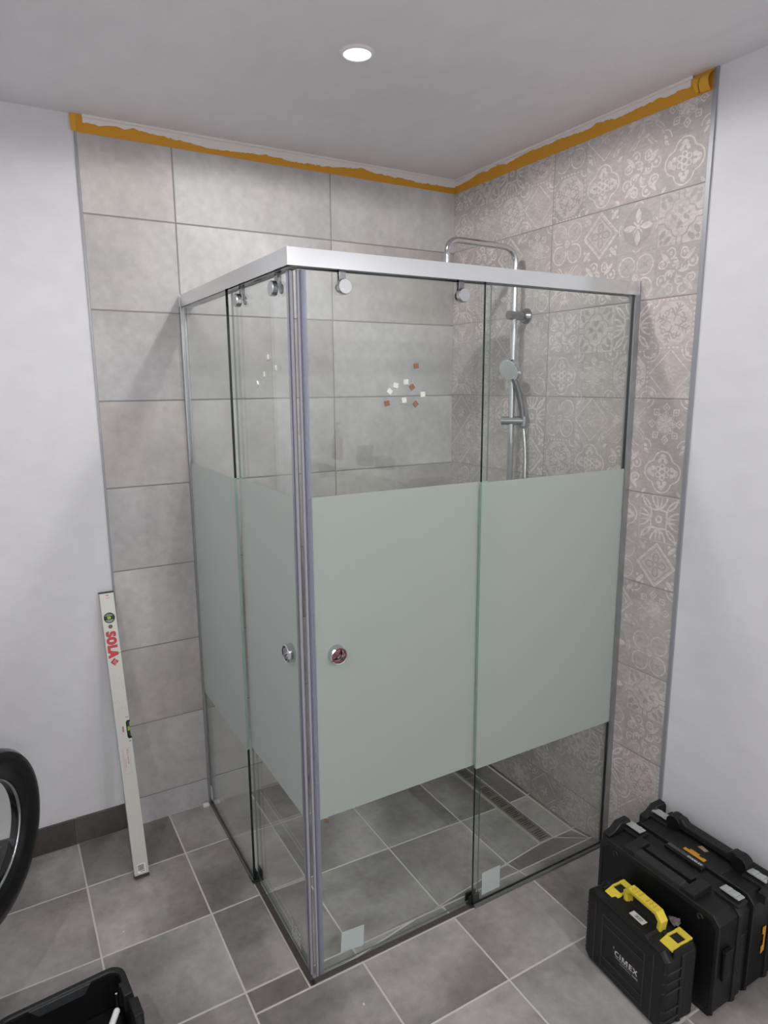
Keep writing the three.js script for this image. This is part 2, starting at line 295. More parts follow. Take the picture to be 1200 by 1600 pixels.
{
  const xs = [XLEFT, AX(-2), AX(-1), AX(0), AX(1)], zs = [0]; for (let j = 0; BZ(j) < ZF; j++) zs.push(BZ(j)); zs.push(ZF);
  for (let i = 0; i < xs.length - 1; i++) for (let j = 0; j < zs.length - 1; j++) rect(xs[i], xs[i + 1], zs[j], zs[j + 1], j === 0 && i === 3 ? 1 : 0);
  rect(AX(1), -W, 0, BZ(0)); rect(AX(1), -W, BZ(0), BZ(1)); rect(AX(1), -W, BZ(1), BZ(2)); rect(AX(1), -W, BZ(2), D, true);
  const xf = [AX(1), AX(2), AX(3), AX(4), 0.004], zf = [D]; for (let z = 1.263; z < ZF; z += 0.332) zf.push(z); zf.push(ZF);
  for (let i = 0; i < 4; i++) for (let j = 0; j < zf.length - 1; j++) rect(xf[i], xf[i + 1], zf[j], zf[j + 1]);
  // inside the shower
  const y = (x, z) => Math.min(0, z > 0.97 ? 0 : -0.004 - (z > 0.929 ? 0.012 : 0.031) * Math.min(1, (x + 1.191) / 1.0));
  const X0 = -W, X1 = AX(2), X2 = AX(3), X3 = AX(4), DL = -0.1765, DR = -0.106, XR = -0.014, A = 0.93, F = D, B = x => 0.985 - 0.1525 * (x + 1.15), BX = -0.789, dz = 0.84;
  const cell = (...p) => floorTile(p, false, y), P = (...p) => floorTile(p, true, y);
  for (const [z0, z1] of [[0, BZ(0)], [BZ(0), BZ(1)]]) { for (const [a, b] of [[X0, X1], [X1, X2], [X2, X3], [X3, DL]]) cell([a, z0], [b, z0], [b, z1], [a, z1]); }
  for (const [z0, z1] of [[0, BZ(0)], [BZ(0), BZ(1)], [BZ(1), dz]]) { cell([DR, z0], [XR, z0, -0.034], [XR, z1, -0.034], [DR, z1]); P([XR, z0, -0.03], [0.004, z0, -0.03], [0.004, z1, -0.03], [XR, z1, -0.03]); }
  cell([X0, BZ(1)], [X1, BZ(1)], [X1, A], [X0, A]);
  cell([X1, BZ(1)], [X2, BZ(1)], [X2, B(X2)], [BX, A], [X1, A]);
  cell([X2, BZ(1)], [X3, BZ(1)], [X3, B(X3)], [X2, B(X2)]);
  cell([X3, BZ(1)], [DL, BZ(1)], [DL, dz], [X3, B(X3)]);
  cell([X0, A], [X1, A], [X1, B(X1)], [X0, 0.985]); cell([X1, A], [BX, A], [X1, B(X1)]);
  cell([X0, 0.985], [X1, B(X1)], [X1, F], [X0, F]); cell([X1, B(X1)], [BX, A], [X2, A], [X2, F], [X1, F]);
  cell([BX, A], [X2, B(X2)], [X2, A]); cell([X2, B(X2)], [X3, B(X3)], [X3, A], [X2, A]);
  cell([X3, B(X3)], [DL, dz], [DR, dz], [XR, A, -0.016], [X3, A]); cell([DR, dz], [XR, dz], [XR, A, -0.016]); P([XR, dz, -0.03], [0.004, dz, -0.03], [0.004, A, -0.014], [XR, A, -0.014]);
  cell([X2, A], [X3, A], [X3, F], [X2, F]); cell([X3, A], [0.004, A], [0.004, F], [X3, F]);
  const g = part('grout', merge(groutGeo), M.groutFloor, floor); g.userData.kind = 'structure';
  part('slab', span(XLEFT - 0.1, 0.12, -0.2, -0.068, -0.12, ZF + 0.1), M.groutWall, floor);
}
// baseboards of cut floor tile
function baseboard(name, pieces, N) {
  const g = struct(name);
  for (const [a, b] of pieces) {
    const ou = rnd(), ov = rnd(), q = N.z ? [V(a, 0.002, 0.004), V(b, 0.002, 0.004), V(b, 0.104, 0.004), V(a, 0.104, 0.004)] : [V(-0.004, 0.002, b), V(-0.004, 0.002, a), V(-0.004, 0.104, a), V(-0.004, 0.104, b)];
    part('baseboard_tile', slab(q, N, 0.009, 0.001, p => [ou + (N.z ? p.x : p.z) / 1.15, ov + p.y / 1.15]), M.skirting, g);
  }
}
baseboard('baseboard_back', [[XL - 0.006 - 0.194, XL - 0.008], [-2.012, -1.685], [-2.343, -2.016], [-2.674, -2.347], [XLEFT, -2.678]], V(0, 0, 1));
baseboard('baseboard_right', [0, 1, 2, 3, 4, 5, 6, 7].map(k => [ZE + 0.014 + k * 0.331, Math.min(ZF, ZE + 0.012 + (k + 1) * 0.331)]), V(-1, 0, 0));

// ---- masking tape and filler under the ceiling
function ragged(len, top, base, amp, seed, step = 0.006) {       // outline of a strip with a torn lower edge
  const r = mulberry(seed), lo = []; let a = 0, b = 0, c = 0;
  for (let s = 0; s <= len + 1e-6; s += step) {
    a += (r() - 0.5) * 0.5; a *= 0.97; b = (r() - 0.5); c += (r() - 0.5) * 0.9; c *= 0.8;
    lo.push([s, base + amp * (a * 1.1 + c * 0.35 + b * 0.25)]);
  }
  return [[0, top], ...lo.map(p => [p[0], Math.min(p[1], top - 0.002)]), [len, top]].reverse();
}
{
  const len = -XL + 0.008, t1 = thing('masking_tape', 'yellow masking tape along the top of the plain grey tiles', 'tape', [XL - 0.008, 0, 0]);
  part('strip', extrude(shapeOf([[0.008, 2.4645], [len, 2.4625], [len, H], [0.008, H]]), 0.0006).translate(0, 0, 0.0003), M.tape, t1);
  part('folded_end', extrude(shapeOf([[-0.006, 2.467], [0.009, 2.4655], [0.009, H - 0.001], [-0.008, H - 0.001]]), 0.0006).translate(0, 0, 0.0012), M.tapeLoose, t1);
  const t2 = thing('masking_tape', 'yellow masking tape along the top of the patterned tiles, its end peeling off', 'tape', [0, 0, 0]);
  part('strip', extrude(shapeOf([[0, 2.4625], [ZE, 2.4625], [ZE, H], [0, H]]), 0.0006).rotateY(-Math.PI / 2).translate(-0.0003, 0, 0), M.tape, t2);
  const fl = new THREE.PlaneGeometry(1, 1, 16, 8), pp = fl.attributes.position;
  for (let i = 0; i < pp.count; i++) { const u = pp.getX(i) + 0.5, v = pp.getY(i) + 0.5; pp.setXYZ(i, -0.0015 - 0.022 * Math.sin(Math.PI * Math.min(1, v * 1.02)) * (0.5 + 0.5 * u) - 0.003 * (1 - v), 2.464 + 0.052 * v + 0.006 * (1 - u) * (1 - v), ZE - 0.065 + 0.07 * u - 0.016 * (1 - v) * (u < 0.5 ? -1 : 0.6)); }
  fl.computeVertexNormals(); const loose = M.tapeLoose.clone(); loose.side = THREE.DoubleSide; part('loose_end', fl, loose, t2);
  const tr1 = struct('trim_1'), tr2 = struct('trim_2');          // white filler smeared along the ceiling joint
  part('filler_smear', extrude(shapeOf(ragged(len - 0.03, H, H - 0.024, 0.008, 5)), 0.0018).translate(XL + 0.022, 0, 0.0008), M.filler, tr1);
  part('filler_bead', tube([[XL + 0.02, H - 0.002, 0.004], [-0.9, H - 0.003, 0.006], [-0.4, H - 0.001, 0.005], [-0.004, H - 0.002, 0.005]], 0.006, 60, 8), M.filler, tr1);
  part('filler_smear', extrude(shapeOf(ragged(ZE - 0.07, H, H - 0.026, 0.009, 9)), 0.0018).rotateY(-Math.PI / 2).translate(-0.0008, 0, 0), M.filler, tr2);
  part('filler_bead', tube([[-0.004, H - 0.002, 0.004], [-0.006, H - 0.003, 0.4], [-0.004, H - 0.001, 0.8], [-0.005, H - 0.002, ZE - 0.06]], 0.006, 60, 8), M.filler, tr2);
}

// ---- ceiling spots
M.bulb = new THREE.MeshStandardMaterial({ color: 0xffffff, emissive: LAMP_COLOR, emissiveIntensity: 3.0, roughness: 0.5 });
for (const [x, z, cd, label] of LAMPS) {
  const g = thing('ceiling_spot', label, 'ceiling lamp', [x, H, z]);
  part('rim', lathe([[0.036, -0.001], [0.037, -0.006], [0.042, -0.006], [0.046, -0.001], [0.046, 0]].reverse()), M.white, g);
  part('lens', lathe([[0, -0.009], [0.02, -0.008], [0.033, -0.005], [0.036, -0.001], [0.036, 0.0]].reverse()), M.bulb, g);
  const L = new THREE.SpotLight(LAMP_COLOR, cd, 0, 1.54, 0.1, 2);
  L.position.set(x, H - 0.02, z); L.target.position.set(x, 0, z); L.castShadow = true; L.shadow.radius = 1.6; L.shadow.mapSize.set(1024, 1024); L.shadow.camera.near = 0.02;
  scene.add(L, L.target);
}

// ================================================================ the shower
const T = 1.9816, TB = 1.9416, XO = -1.191, ZO = 0.9975;
function rail(len, mitre) {                    // aluminium head rail, outer face at d = 0, mitred at s = 0
  const pr = [[0, T], [0, TB], [0.003, TB], [0.003, TB + 0.012], [0.0117, TB + 0.012], [0.0117, TB], [0.016, TB], [0.016, TB + 0.015], [0.043, TB + 0.015], [0.043, TB], [0.046, TB], [0.046, T]];
  const s = shapeOf(pr), g = new THREE.ExtrudeGeometry(s, { depth: len, bevelEnabled: false }), p = g.attributes.position;
  for (let i = 0; i < p.count; i++) { const d = p.getX(i), l = p.getZ(i); p.setZ(i, l < 1e-6 ? (mitre ? d : 0) : l); }
  g.computeVertexNormals(); return g;          // x = depth inwards, y = height, z = along
}
const enc = thing('shower_enclosure', 'brushed aluminium head rail and fixed glass panels of the corner shower', 'shower enclosure');
{
  const f = rail(-XO, true); f.applyMatrix4(new THREE.Matrix4().set(0, 0, 1, XO, 0, 1, 0, 0, -1, 0, 0, ZO, 0, 0, 0, 1)); part('head_rail', f, M.alu, enc);
  const l = rail(ZO, true); l.applyMatrix4(new THREE.Matrix4().set(1, 0, 0, XO, 0, 1, 0, 0, 0, 0, -1, ZO, 0, 0, 0, 1)); 
  const ix = l.index; if (!ix) { const a = l.attributes.position, n = l.attributes.normal, u = l.attributes.uv; for (const at of [a, n, u]) for (let i = 0; i < at.count; i += 3) { for (let k = 0; k < at.itemSize; k++) { const t = at.array[(i + 1) * at.itemSize + k]; at.array[(i + 1) * at.itemSize + k] = at.array[(i + 2) * at.itemSize + k]; at.array[(i + 2) * at.itemSize + k] = t; } } l.computeVertexNormals(); }
  part('head_rail', l, M.alu, enc);
  part('rail_end_cap', span(-0.004, 0, TB - 0.002, T + 0.002, ZO - 0.05, ZO + 0.001), M.aluSatin, enc);
  part('rail_end_cap', span(XO - 0.001, XO + 0.05, TB - 0.002, T + 0.002, 0, 0.004), M.aluSatin, enc);
  part('wall_profile', merge([span(-0.022, 0, 0.004, TB, 0.979, 0.9845), span(-0.022, 0, 0.004, TB, 0.9955, 1.001), span(-0.004, 0, 0.004, TB, 0.9845, 0.9955)]), M.aluSatin, enc);
  part('wall_profile', merge([span(XO - 0.003, XO + 0.002, 0.012, TB, 0, 0.02), span(XO + 0.011, XO + 0.016, 0.012, TB, 0, 0.02), span(XO + 0.002, XO + 0.011, 0.012, TB, 0, 0.004)]), M.aluSatin, enc);
  part('profile_foot', span(XO - 0.03, XO - 0.006, 0, 0.011, 0.008, 0.026, 0.002), M.white, enc);
}
// glass pane between two corners; the two broad faces are clear, the rims dark green
function pane(axis, a0, a1, y0, y1, c, parent, name, edges, t = 0.006) {
  const g = axis === 'x' ? span(a0, a1, y0, y1, c - t / 2, c + t / 2) : span(c - t / 2, c + t / 2, y0, y1, a0, a1);
  const m = [0, 1, 2, 3, 4, 5].map(i => (axis === 'x' ? i < 4 : i > 1) ? edges : M.glass);
  return part(name, g, m, parent);
}
function film(axis, a0, a1, y0, y1, c, mat, parent, name, out = 1) {
  const g = new THREE.PlaneGeometry(a1 - a0, y1 - y0);
  if (axis === 'x') g.translate((a0 + a1) / 2, (y0 + y1) / 2, c); else { g.rotateY(-Math.PI / 2); g.translate(c, (y0 + y1) / 2, (a0 + a1) / 2); }
  return part(name, g, mat, parent);
}
const FT = 1.394, FB = 0.4945, ZFIX = 0.990, ZDOOR = 0.973, XFIX = -1.184, XDOOR = -1.1665, YTOP = 1.953;
const CLEAR = M.glassEdge;
{
  const a = pane('x', -0.613, -0.004, 0.008, YTOP - 0.002, ZFIX, enc, 'fixed_panel', CLEAR, 0.0078);
  film('x', -0.613, -0.0045, FB - 0.002, FT - 0.001, ZFIX + 0.0043, M.frost, a, 'frosted_band');
  film('x', -0.578, -0.503, 0.03, 0.112, ZFIX + 0.0043, M.pad, a, 'protective_sticker');
  const b = pane('z', 0.003, 0.522, 0.008, YTOP - 0.002, XFIX, enc, 'fixed_panel', CLEAR, 0.0078);
  film('z', 0.0035, 0.522, FB - 0.002, FT - 0.001, XFIX - 0.0043, M.frost, b, 'frosted_band');
  film('z', 0.02, 0.05, 0.03, 0.09, XFIX - 0.0043, M.pad, b, 'protective_sticker');
  part('floor_seal', span(-0.61, 0, 0, 0.008, 0.983, 1.003), M.greySeal, enc);
  part('floor_seal', span(-1.192, -1.178, 0, 0.008, 0.0, 0.52), M.greySeal, enc);
  part('dark_floor_strip', span(-1.1835, -0.622, 0.0004, 0.0028, 0.9775, 0.9945), M.threshold, enc);  // thin dark strip on the floor between tile joint and doors
  part('dark_floor_strip', span(-1.1865, -1.1705, 0.0004, 0.0028, 0.532, 0.9945), M.threshold, enc);
  part('scatter_lit_edge', span(-0.6134, -0.613, FB, FT, ZFIX - 0.0038, ZFIX + 0.0038), M.edgePale, a);  // light scattered by the frosting, painted on the glass edge as pale green
  part('scatter_lit_edge', span(XFIX - 0.0038, XFIX + 0.0038, FB, FT, 0.522, 0.5224), M.edgePale, b);
  part('door_guide', merge([span(-0.622, -0.575, 0.001, 0.0075, 0.960, 0.998, 0.002), span(-0.622, -0.580, 0.0065, 0.034, 0.962, 0.967, 0.001), span(-0.622, -0.580, 0.0065, 0.034, 0.9795, 0.985, 0.001)]), M.rubber, enc);
  part('door_guide', merge([span(-1.193, -1.155, 0.001, 0.0075, 0.488, 0.532, 0.002), span(-1.161, -1.156, 0.0065, 0.036, 0.49, 0.528, 0.001), span(-1.1795, -1.1735, 0.0065, 0.036, 0.49, 0.528, 0.001)]), M.rubber, enc);
}
const cap = () => { const g = lathe([[0, 0], [0.0165, 0], [0.0185, 0.002], [0.0185, 0.013], [0.017, 0.0155], [0, 0.0155]].reverse(), 40); return toCreasedNormals(g, 0.5); };
const pull = () => toCreasedNormals(lathe([[0, 0.002], [0.0165, 0.003], [0.0185, 0.006], [0.0195, 0.0195], [0.022, 0.021], [0.0245, 0.018], [0.0255, 0.004], [0.0255, 0]].reverse(), 56), 0.6);
const chipMat = { white: std(0xe2e4da, 0.35), copper: std(0xa47a60, 0.4, 0.15, { bumpMap: fineBump, bumpScale: 0.001 }), white_rim: std(0xdad2c4, 0.5) };
const chipGeo = (() => { const g = box(0.0135, 0.0135, 0.0042, 0, 0, 0.0021, 0.0008, 1), p = g.attributes.position; for (let i = 0; i < p.count; i++) if (p.getZ(i) > 0.0038) p.setZ(i, p.getZ(i) + 0.0005 * Math.sin(p.getX(i) * 700 + p.getY(i) * 420)); g.computeVertexNormals(); return g; })();
function chip(parent, kind, pos, ang, quat) {
  const m = part('mosaic_chip', chipGeo, chipMat[kind], parent); m.position.set(...pos); m.quaternion.copy(quat).multiply(new THREE.Quaternion().setFromAxisAngle(V(0, 0, 1), ang)); return m;
}
{ // front door
  const d = thing('sliding_door', 'clear glass sliding door with frosted band and copper and white mosaic chips', 'shower door');
  const x0 = -1.147, x1 = -0.578;
  const g = pane('x', x0, x1, 0.010, 1.938, ZDOOR, d, 'glass_pane', M.glassEdgePale);
  film('x', x0, x1, FB + 0.002, FT, ZDOOR + 0.0034, M.frost, g, 'frosted_band');
  { const s = new THREE.ShapeGeometry(shapeOf([[-1.083, 0.04], [-1.076, 0.046], [-1.008, 0.034], [-1.004, 0.104], [-1.078, 0.111]])); s.translate(0, 0, ZDOOR + 0.0036); part('protective_sticker', s, M.pad, d); }
  for (const x of [-1.041, -0.684]) {
    part('hanger', merge([span(x - 0.009, x + 0.009, 1.905, TB + 0.012, ZDOOR + 0.0035, ZDOOR + 0.006, 0.001), span(x - 0.009, x + 0.009, 1.905, TB + 0.012, ZDOOR - 0.006, ZDOOR - 0.0035, 0.001)]), M.chromeDark, d);
    part('roller_cap', cap().rotateX(Math.PI / 2).translate(x, 1.904, ZDOOR + 0.006), M.chromeSatin, d); part('inner_nut', cyl(0.011, 0.012, 0.004, 24).rotateX(Math.PI / 2).translate(x, 1.904, ZDOOR - 0.008), M.chromeDark, d);
  }
  const k = part('finger_pull', pull().rotateX(Math.PI / 2).translate(-1.077, 0.968, ZDOOR + 0.0031), M.chrome, d);
  part('red_film', new THREE.TorusGeometry(0.0195, 0.0011, 8, 48).translate(-1.077, 0.968, ZDOOR + 0.0235), std(0x7a2a38, 0.4), k);
  part('film_disc', new THREE.CircleGeometry(0.019, 40).translate(-1.077, 0.968, ZDOOR + 0.008), new THREE.MeshPhysicalMaterial({ color: 0xf0d6d9, roughness: 0.05, transmission: 1, thickness: 0 }), k);
  part('closing_seal', merge([span(-1.1525, -1.137, 0.003, 1.936, ZDOOR + 0.0034, ZDOOR + 0.0058), span(-1.1525, -1.137, 0.003, 1.936, ZDOOR - 0.0058, ZDOOR - 0.0034), span(-1.1525, -1.150, 0.003, 1.936, ZDOOR - 0.0034, ZDOOR + 0.0034)]), M.seal, d);
  part('seal_lip', span(-1.153, -1.1513, 0.003, 1.936, ZDOOR - 0.006, ZDOOR + 0.0066), std(0x6a6c7b, 0.4), d);
  part('magnet_strip', span(-1.1597, -1.1532, 0.003, 1.936, ZDOOR - 0.004, ZDOOR + 0.0055, 0.0015), M.magnet, d);
  const q = new THREE.Quaternion(), z = ZDOOR + 0.003;
  for (const [c, x, y, a] of [['copper', -0.8284, 1.7206, 0.15], ['copper', -0.8414, 1.6659, 0.6], ['copper', -0.9182, 1.6248, 0.2], ['copper', -0.8302, 1.6214, 0.75], ['white', -0.8603, 1.6793, 0.03], ['white', -0.8918, 1.6704, -0.2], ['white', -0.9103, 1.655, -0.7], ['white', -0.8663, 1.6321, 0.1], ['white', -0.8079, 1.6463, 0.08]]) chip(d, c, [x + 0.001, y - 0.002, z], a, q);
}
{ // left door
  const d = thing('sliding_door', 'clear glass sliding door with frosted band and four white chips in a slanting row', 'shower door');
  const z0 = 0.515, z1 = 0.95;
  const g = pane('z', z0, z1, 0.010, 1.938, XDOOR, d, 'glass_pane', M.glassEdgePale);
  film('z', z0, z1, FB + 0.002, FT, XDOOR - 0.0034, M.frost, g, 'frosted_band');
  for (const z of [0.604, 0.876]) {
    part('hanger', merge([span(XDOOR - 0.006, XDOOR - 0.0035, 1.905, TB + 0.012, z - 0.009, z + 0.009, 0.001), span(XDOOR + 0.0035, XDOOR + 0.006, 1.905, TB + 0.012, z - 0.009, z + 0.009, 0.001)]), M.chromeDark, d);
    part('roller_cap', cap().rotateZ(Math.PI / 2).translate(XDOOR - 0.006, 1.904, z), M.chromeSatin, d); part('inner_nut', cyl(0.011, 0.012, 0.004, 24).rotateZ(Math.PI / 2).translate(XDOOR + 0.008, 1.904, z), M.chromeDark, d);
  }
  part('finger_pull', pull().rotateZ(Math.PI / 2).translate(XDOOR - 0.0031, 0.964, 0.897), M.chrome, d);
  part('closing_seal', merge([span(XDOOR - 0.0058, XDOOR - 0.0034, 0.003, 1.936, 0.941, 0.957), span(XDOOR + 0.0034, XDOOR + 0.0058, 0.003, 1.936, 0.941, 0.957), span(XDOOR - 0.0034, XDOOR + 0.0034, 0.003, 1.936, 0.9545, 0.957)]), M.seal, d);
  part('seal_lip', span(XDOOR - 0.0066, XDOOR + 0.006, 0.003, 1.936, 0.9555, 0.9573), std(0x6a6c7b, 0.4), d);
  part('magnet_strip', span(XDOOR - 0.0055, XDOOR + 0.002, 0.003, 1.936, 0.9575, 0.9645, 0.0015), M.magnet, d);
  const lt = canvasTex(160, 192, (c, w, h) => { c.fillStyle = '#a3a6a2'; c.fillRect(0, 0, w, h); c.fillStyle = '#f4f4f0'; for (let j = 0; j < 11; j++) for (let x = 8; x < w - 10;) { const l = 5 + rnd() * 26; if (rnd() < 0.75) c.fillRect(x, 8 + j * 17, l, 6 + (j % 3) * 3); x += l + 4; } });
  const lb = film('z', 0.815, 0.888, 0.004 + 0.014, 0.088, XDOOR - 0.0034, new THREE.MeshPhysicalMaterial({ map: lt, roughness: 0.8, transmission: 0.3, thickness: 0 }), d, 'text_sticker');
  const q = new THREE.Quaternion().setFromAxisAngle(V(0, 1, 0), -Math.PI / 2);
  for (const [z, y, a] of [[0.798, 1.741, 0.3], [0.851, 1.714, 0.1], [0.765, 1.699, 0.15], [0.713, 1.674, 0.7]]) chip(d, 'white', [XDOOR - 0.003, y, z], a, q);
}
{ // a chip that dropped on the floor
  const g = thing('mosaic_chip', 'single copper mosaic chip lying on the shower floor behind the glass corner', 'mosaic chip', [-0.824, -0.0152, 0.338], -0.5);
  part('chip_body', chipGeo.clone().scale(1.15, 1.15, 1).rotateX(-0.25).translate(0, 0.009, 0), chipMat.copper, g); part('chip_rim', box(0.0155, 0.001, 0.0046, 0, 0.0173, 0).rotateX(0).translate(0, -0.0003, 0.0003), chipMat.white_rim, g);
}
{ // linear drain
  const d = thing('floor_drain', 'long slotted dark steel linear drain let into the shower floor', 'drain');
  const x0 = -0.1745, x1 = -0.108, z0 = 0.03, z1 = 0.836, holes = []; let z = z0 + 0.02;
  while (z < z1 - 0.02) { for (let k = 0; k < 6 && z < z1 - 0.012; k++) { holes.push([[x0 + 0.013, z], [x1 - 0.013, z], [x1 - 0.013, z + 0.0062], [x0 + 0.013, z + 0.0062]]); z += 0.0113; } z += 0.0125; }
  const plate = extrude(shapeOf([[x0 + 0.003, z0], [x1 - 0.003, z0], [x1 - 0.003, z1], [x0 + 0.003, z1]], holes.map(h => h.slice().reverse())), 0.003).rotateX(Math.PI / 2).translate(0, -0.0335, 0);
  part('grate', plate, std(0x7c7773, 0.5, 0), d);
  const w = 0.0032; part('frame', merge([span(x0, x0 + w, -0.06, -0.033, z0, z1), span(x1 - w, x1, -0.06, -0.033, z0, z1), span(x0, x1, -0.06, -0.033, z1, z1 + w)]), std(0xc2beb8, 0.7), d);
  part('channel', span(x0, x1, -0.064, -0.058, z0, z1), std(0x5f5a56, 0.7), d);
}
{ // shower column on the patterned wall
  const s = thing('shower_column', 'chrome shower column with arched arm and sliding bracket on the patterned wall', 'shower column');
  const zc = 0.474, xc = -0.062, arc = [[xc, 1.9, zc], [xc, 2.06, zc]];
  const p = new THREE.CurvePath(); const c1 = V(xc, 2.102, zc);
  p.add(new THREE.LineCurve3(V(xc, 1.83, zc), c1)); p.add(new THREE.QuadraticBezierCurve3(c1, V(xc, 2.158, zc), V(xc - 0.06, 2.163, zc)));
  p.add(new THREE.LineCurve3(V(xc - 0.06, 2.163, zc), V(-0.325, 2.166, zc))); p.add(new THREE.QuadraticBezierCurve3(V(-0.325, 2.166, zc), V(-0.374, 2.166, zc), V(-0.374, 2.112, zc))); p.add(new THREE.LineCurve3(V(-0.374, 2.112, zc), V(-0.374, 2.06, zc)));
  part('arm', new THREE.TubeGeometry(p, 160, 0.011, 16, false), M.chrome, s);
  part('rain_head', toCreasedNormals(lathe([[0, 0], [0.098, 0], [0.1, 0.003], [0.098, 0.007], [0.03, 0.012], [0.014, 0.026], [0.0, 0.027]], 56), 0.5).translate(-0.374, 2.047, zc), M.chrome, s);
  part('riser', cyl(0.0125, 0.0125, 0.9, 24).translate(xc, 1.39, zc), M.chrome, s);
  part('collar', merge([cyl(0.0145, 0.0145, 0.036, 24).translate(xc, 1.855, zc), cyl(0.0138, 0.0138, 0.02, 24).translate(xc, 1.83, zc)]), M.chrome, s);
  part('wall_bracket', merge([cyl(0.0165, 0.0165, 0.085, 32).rotateZ(Math.PI / 2).translate(-0.047, 1.922, zc), toCreasedNormals(lathe([[0, 0], [0.029, 0], [0.029, 0.005], [0.022, 0.02], [0.0165, 0.021]].reverse(), 40), 0.4).rotateZ(Math.PI / 2)
    .translate(0, 1.922, zc)]), M.chromeDark, s);
  part('mixer', merge([cyl(0.021, 0.021, 0.26, 32).rotateX(Math.PI / 2).translate(xc, 0.94, zc), cyl(0.024, 0.024, 0.05, 32).rotateX(Math.PI / 2).translate(xc, 0.94, zc - 0.15), cyl(0.024, 0.024, 0.05, 32).rotateX(Math.PI / 2).translate(xc, 0.94, zc + 0.15), cyl(0.014, 0.014, 0.06).rotateZ(Math.PI / 2).translate(-0.03, 0.94, zc - 0.075), cyl(0.014, 0.014, 0.06).rotateZ(Math.PI / 2).translate(-0.03, 0.94, zc + 0.075)]), M.chrome, s);
  // slider: a tapered barrel across the rail with a fork for the hand shower
  part('slider', merge([cyl(0.0165, 0.0175, 0.082, 32).rotateZ(Math.PI / 2).rotateY(-0.7).translate(xc + 0.002, 1.528, zc + 0.002), cyl(0.013, 0.015, 0.036, 24).rotateX(0.1).translate(xc + 0.035, 1.528, zc + 0.034)]), M.chromeMid, s);
  const hs = thing('hand_shower', 'chrome hand shower with pale round spray face held on the slider', 'hand shower');
  const a = V(xc + 0.033, 1.503, zc + 0.034), b = V(xc - 0.012, 1.69, zc + 0.022);
  part('handle', tube([[a.x, a.y, a.z], [xc + 0.025, 1.57, zc + 0.032], [xc + 0.008, 1.64, zc + 0.027], [b.x, b.y, b.z]], 0.0115, 30, 14), M.chromeDark, hs);
  const nf = V(-0.85, -0.42, 0.16).normalize(), qh = new THREE.Quaternion().setFromUnitVectors(V(0, 1, 0), nf), hc = V(xc - 0.024, 1.722, zc + 0.016);
  const place = g => g.applyQuaternion(qh).translate(hc.x, hc.y, hc.z);
  part('head', place(toCreasedNormals(lathe([[0, -0.02], [0.022, -0.019], [0.042, -0.006], [0.046, 0.004], [0.0455, 0.01], [0.042, 0.012], [0, 0.012]], 48), 0.5)), M.chrome, hs);
  part('spray_face', place(cyl(0.041, 0.041, 0.0015, 48).translate(0, 0.0128, 0)), std(0xc9cccd, 0.35), hs);
  const noz = []; for (let r = 1; r <= 4; r++) for (let k = 0; k < r * 7; k++) { const an = k / (r * 7) * Math.PI * 2 + r; noz.push(cyl(0.0011, 0.0013, 0.0016, 6).translate(Math.cos(an) * r * 0.0088, 0.0142, Math.sin(an) * r * 0.0088)); }
  const nz = part('nozzles', place(merge(noz)), std(0x85898b, 0.6), hs); nz.userData.kind = 'stuff';
  part('selector_tab', place(box(0.008, 0.006, 0.02, 0, 0.01, 0.044, 0.002)), std(0xdcdee0, 0.35), hs);
  const ho = thing('shower_hose', 'ribbed chrome shower hose hanging from the hand shower', 'hose');
  const hp = [[a.x, a.y - 0.004, a.z], [a.x + 0.006, 1.4, a.z + 0.006], [a.x + 0.004, 1.2, a.z + 0.012], [a.x - 0.004, 0.9, a.z + 0.02], [xc - 0.02, 0.66, zc + 0.05], [xc - 0.035, 0.62, zc + 0.09], [xc - 0.02, 0.7, zc + 0.13], [xc, 0.9, zc + 0.152], [xc, 0.925, zc + 0.152]];
  const tg = tube(hp, 0.0068, 900, 8), tp = tg.attributes.position, tn = tg.attributes.normal;
  for (let i = 0; i < tp.count; i++) { const k = Math.floor(i / 9) % 2 ? -0.0011 : 0.0005; tp.setXYZ(i, tp.getX(i) + tn.getX(i) * k, tp.getY(i) + tn.getY(i) * k, tp.getZ(i) + tn.getZ(i) * k); }
  tg.computeVertexNormals(); part('hose_body', tg, std(0xd8d6d2, 0.2, 1), ho);
}

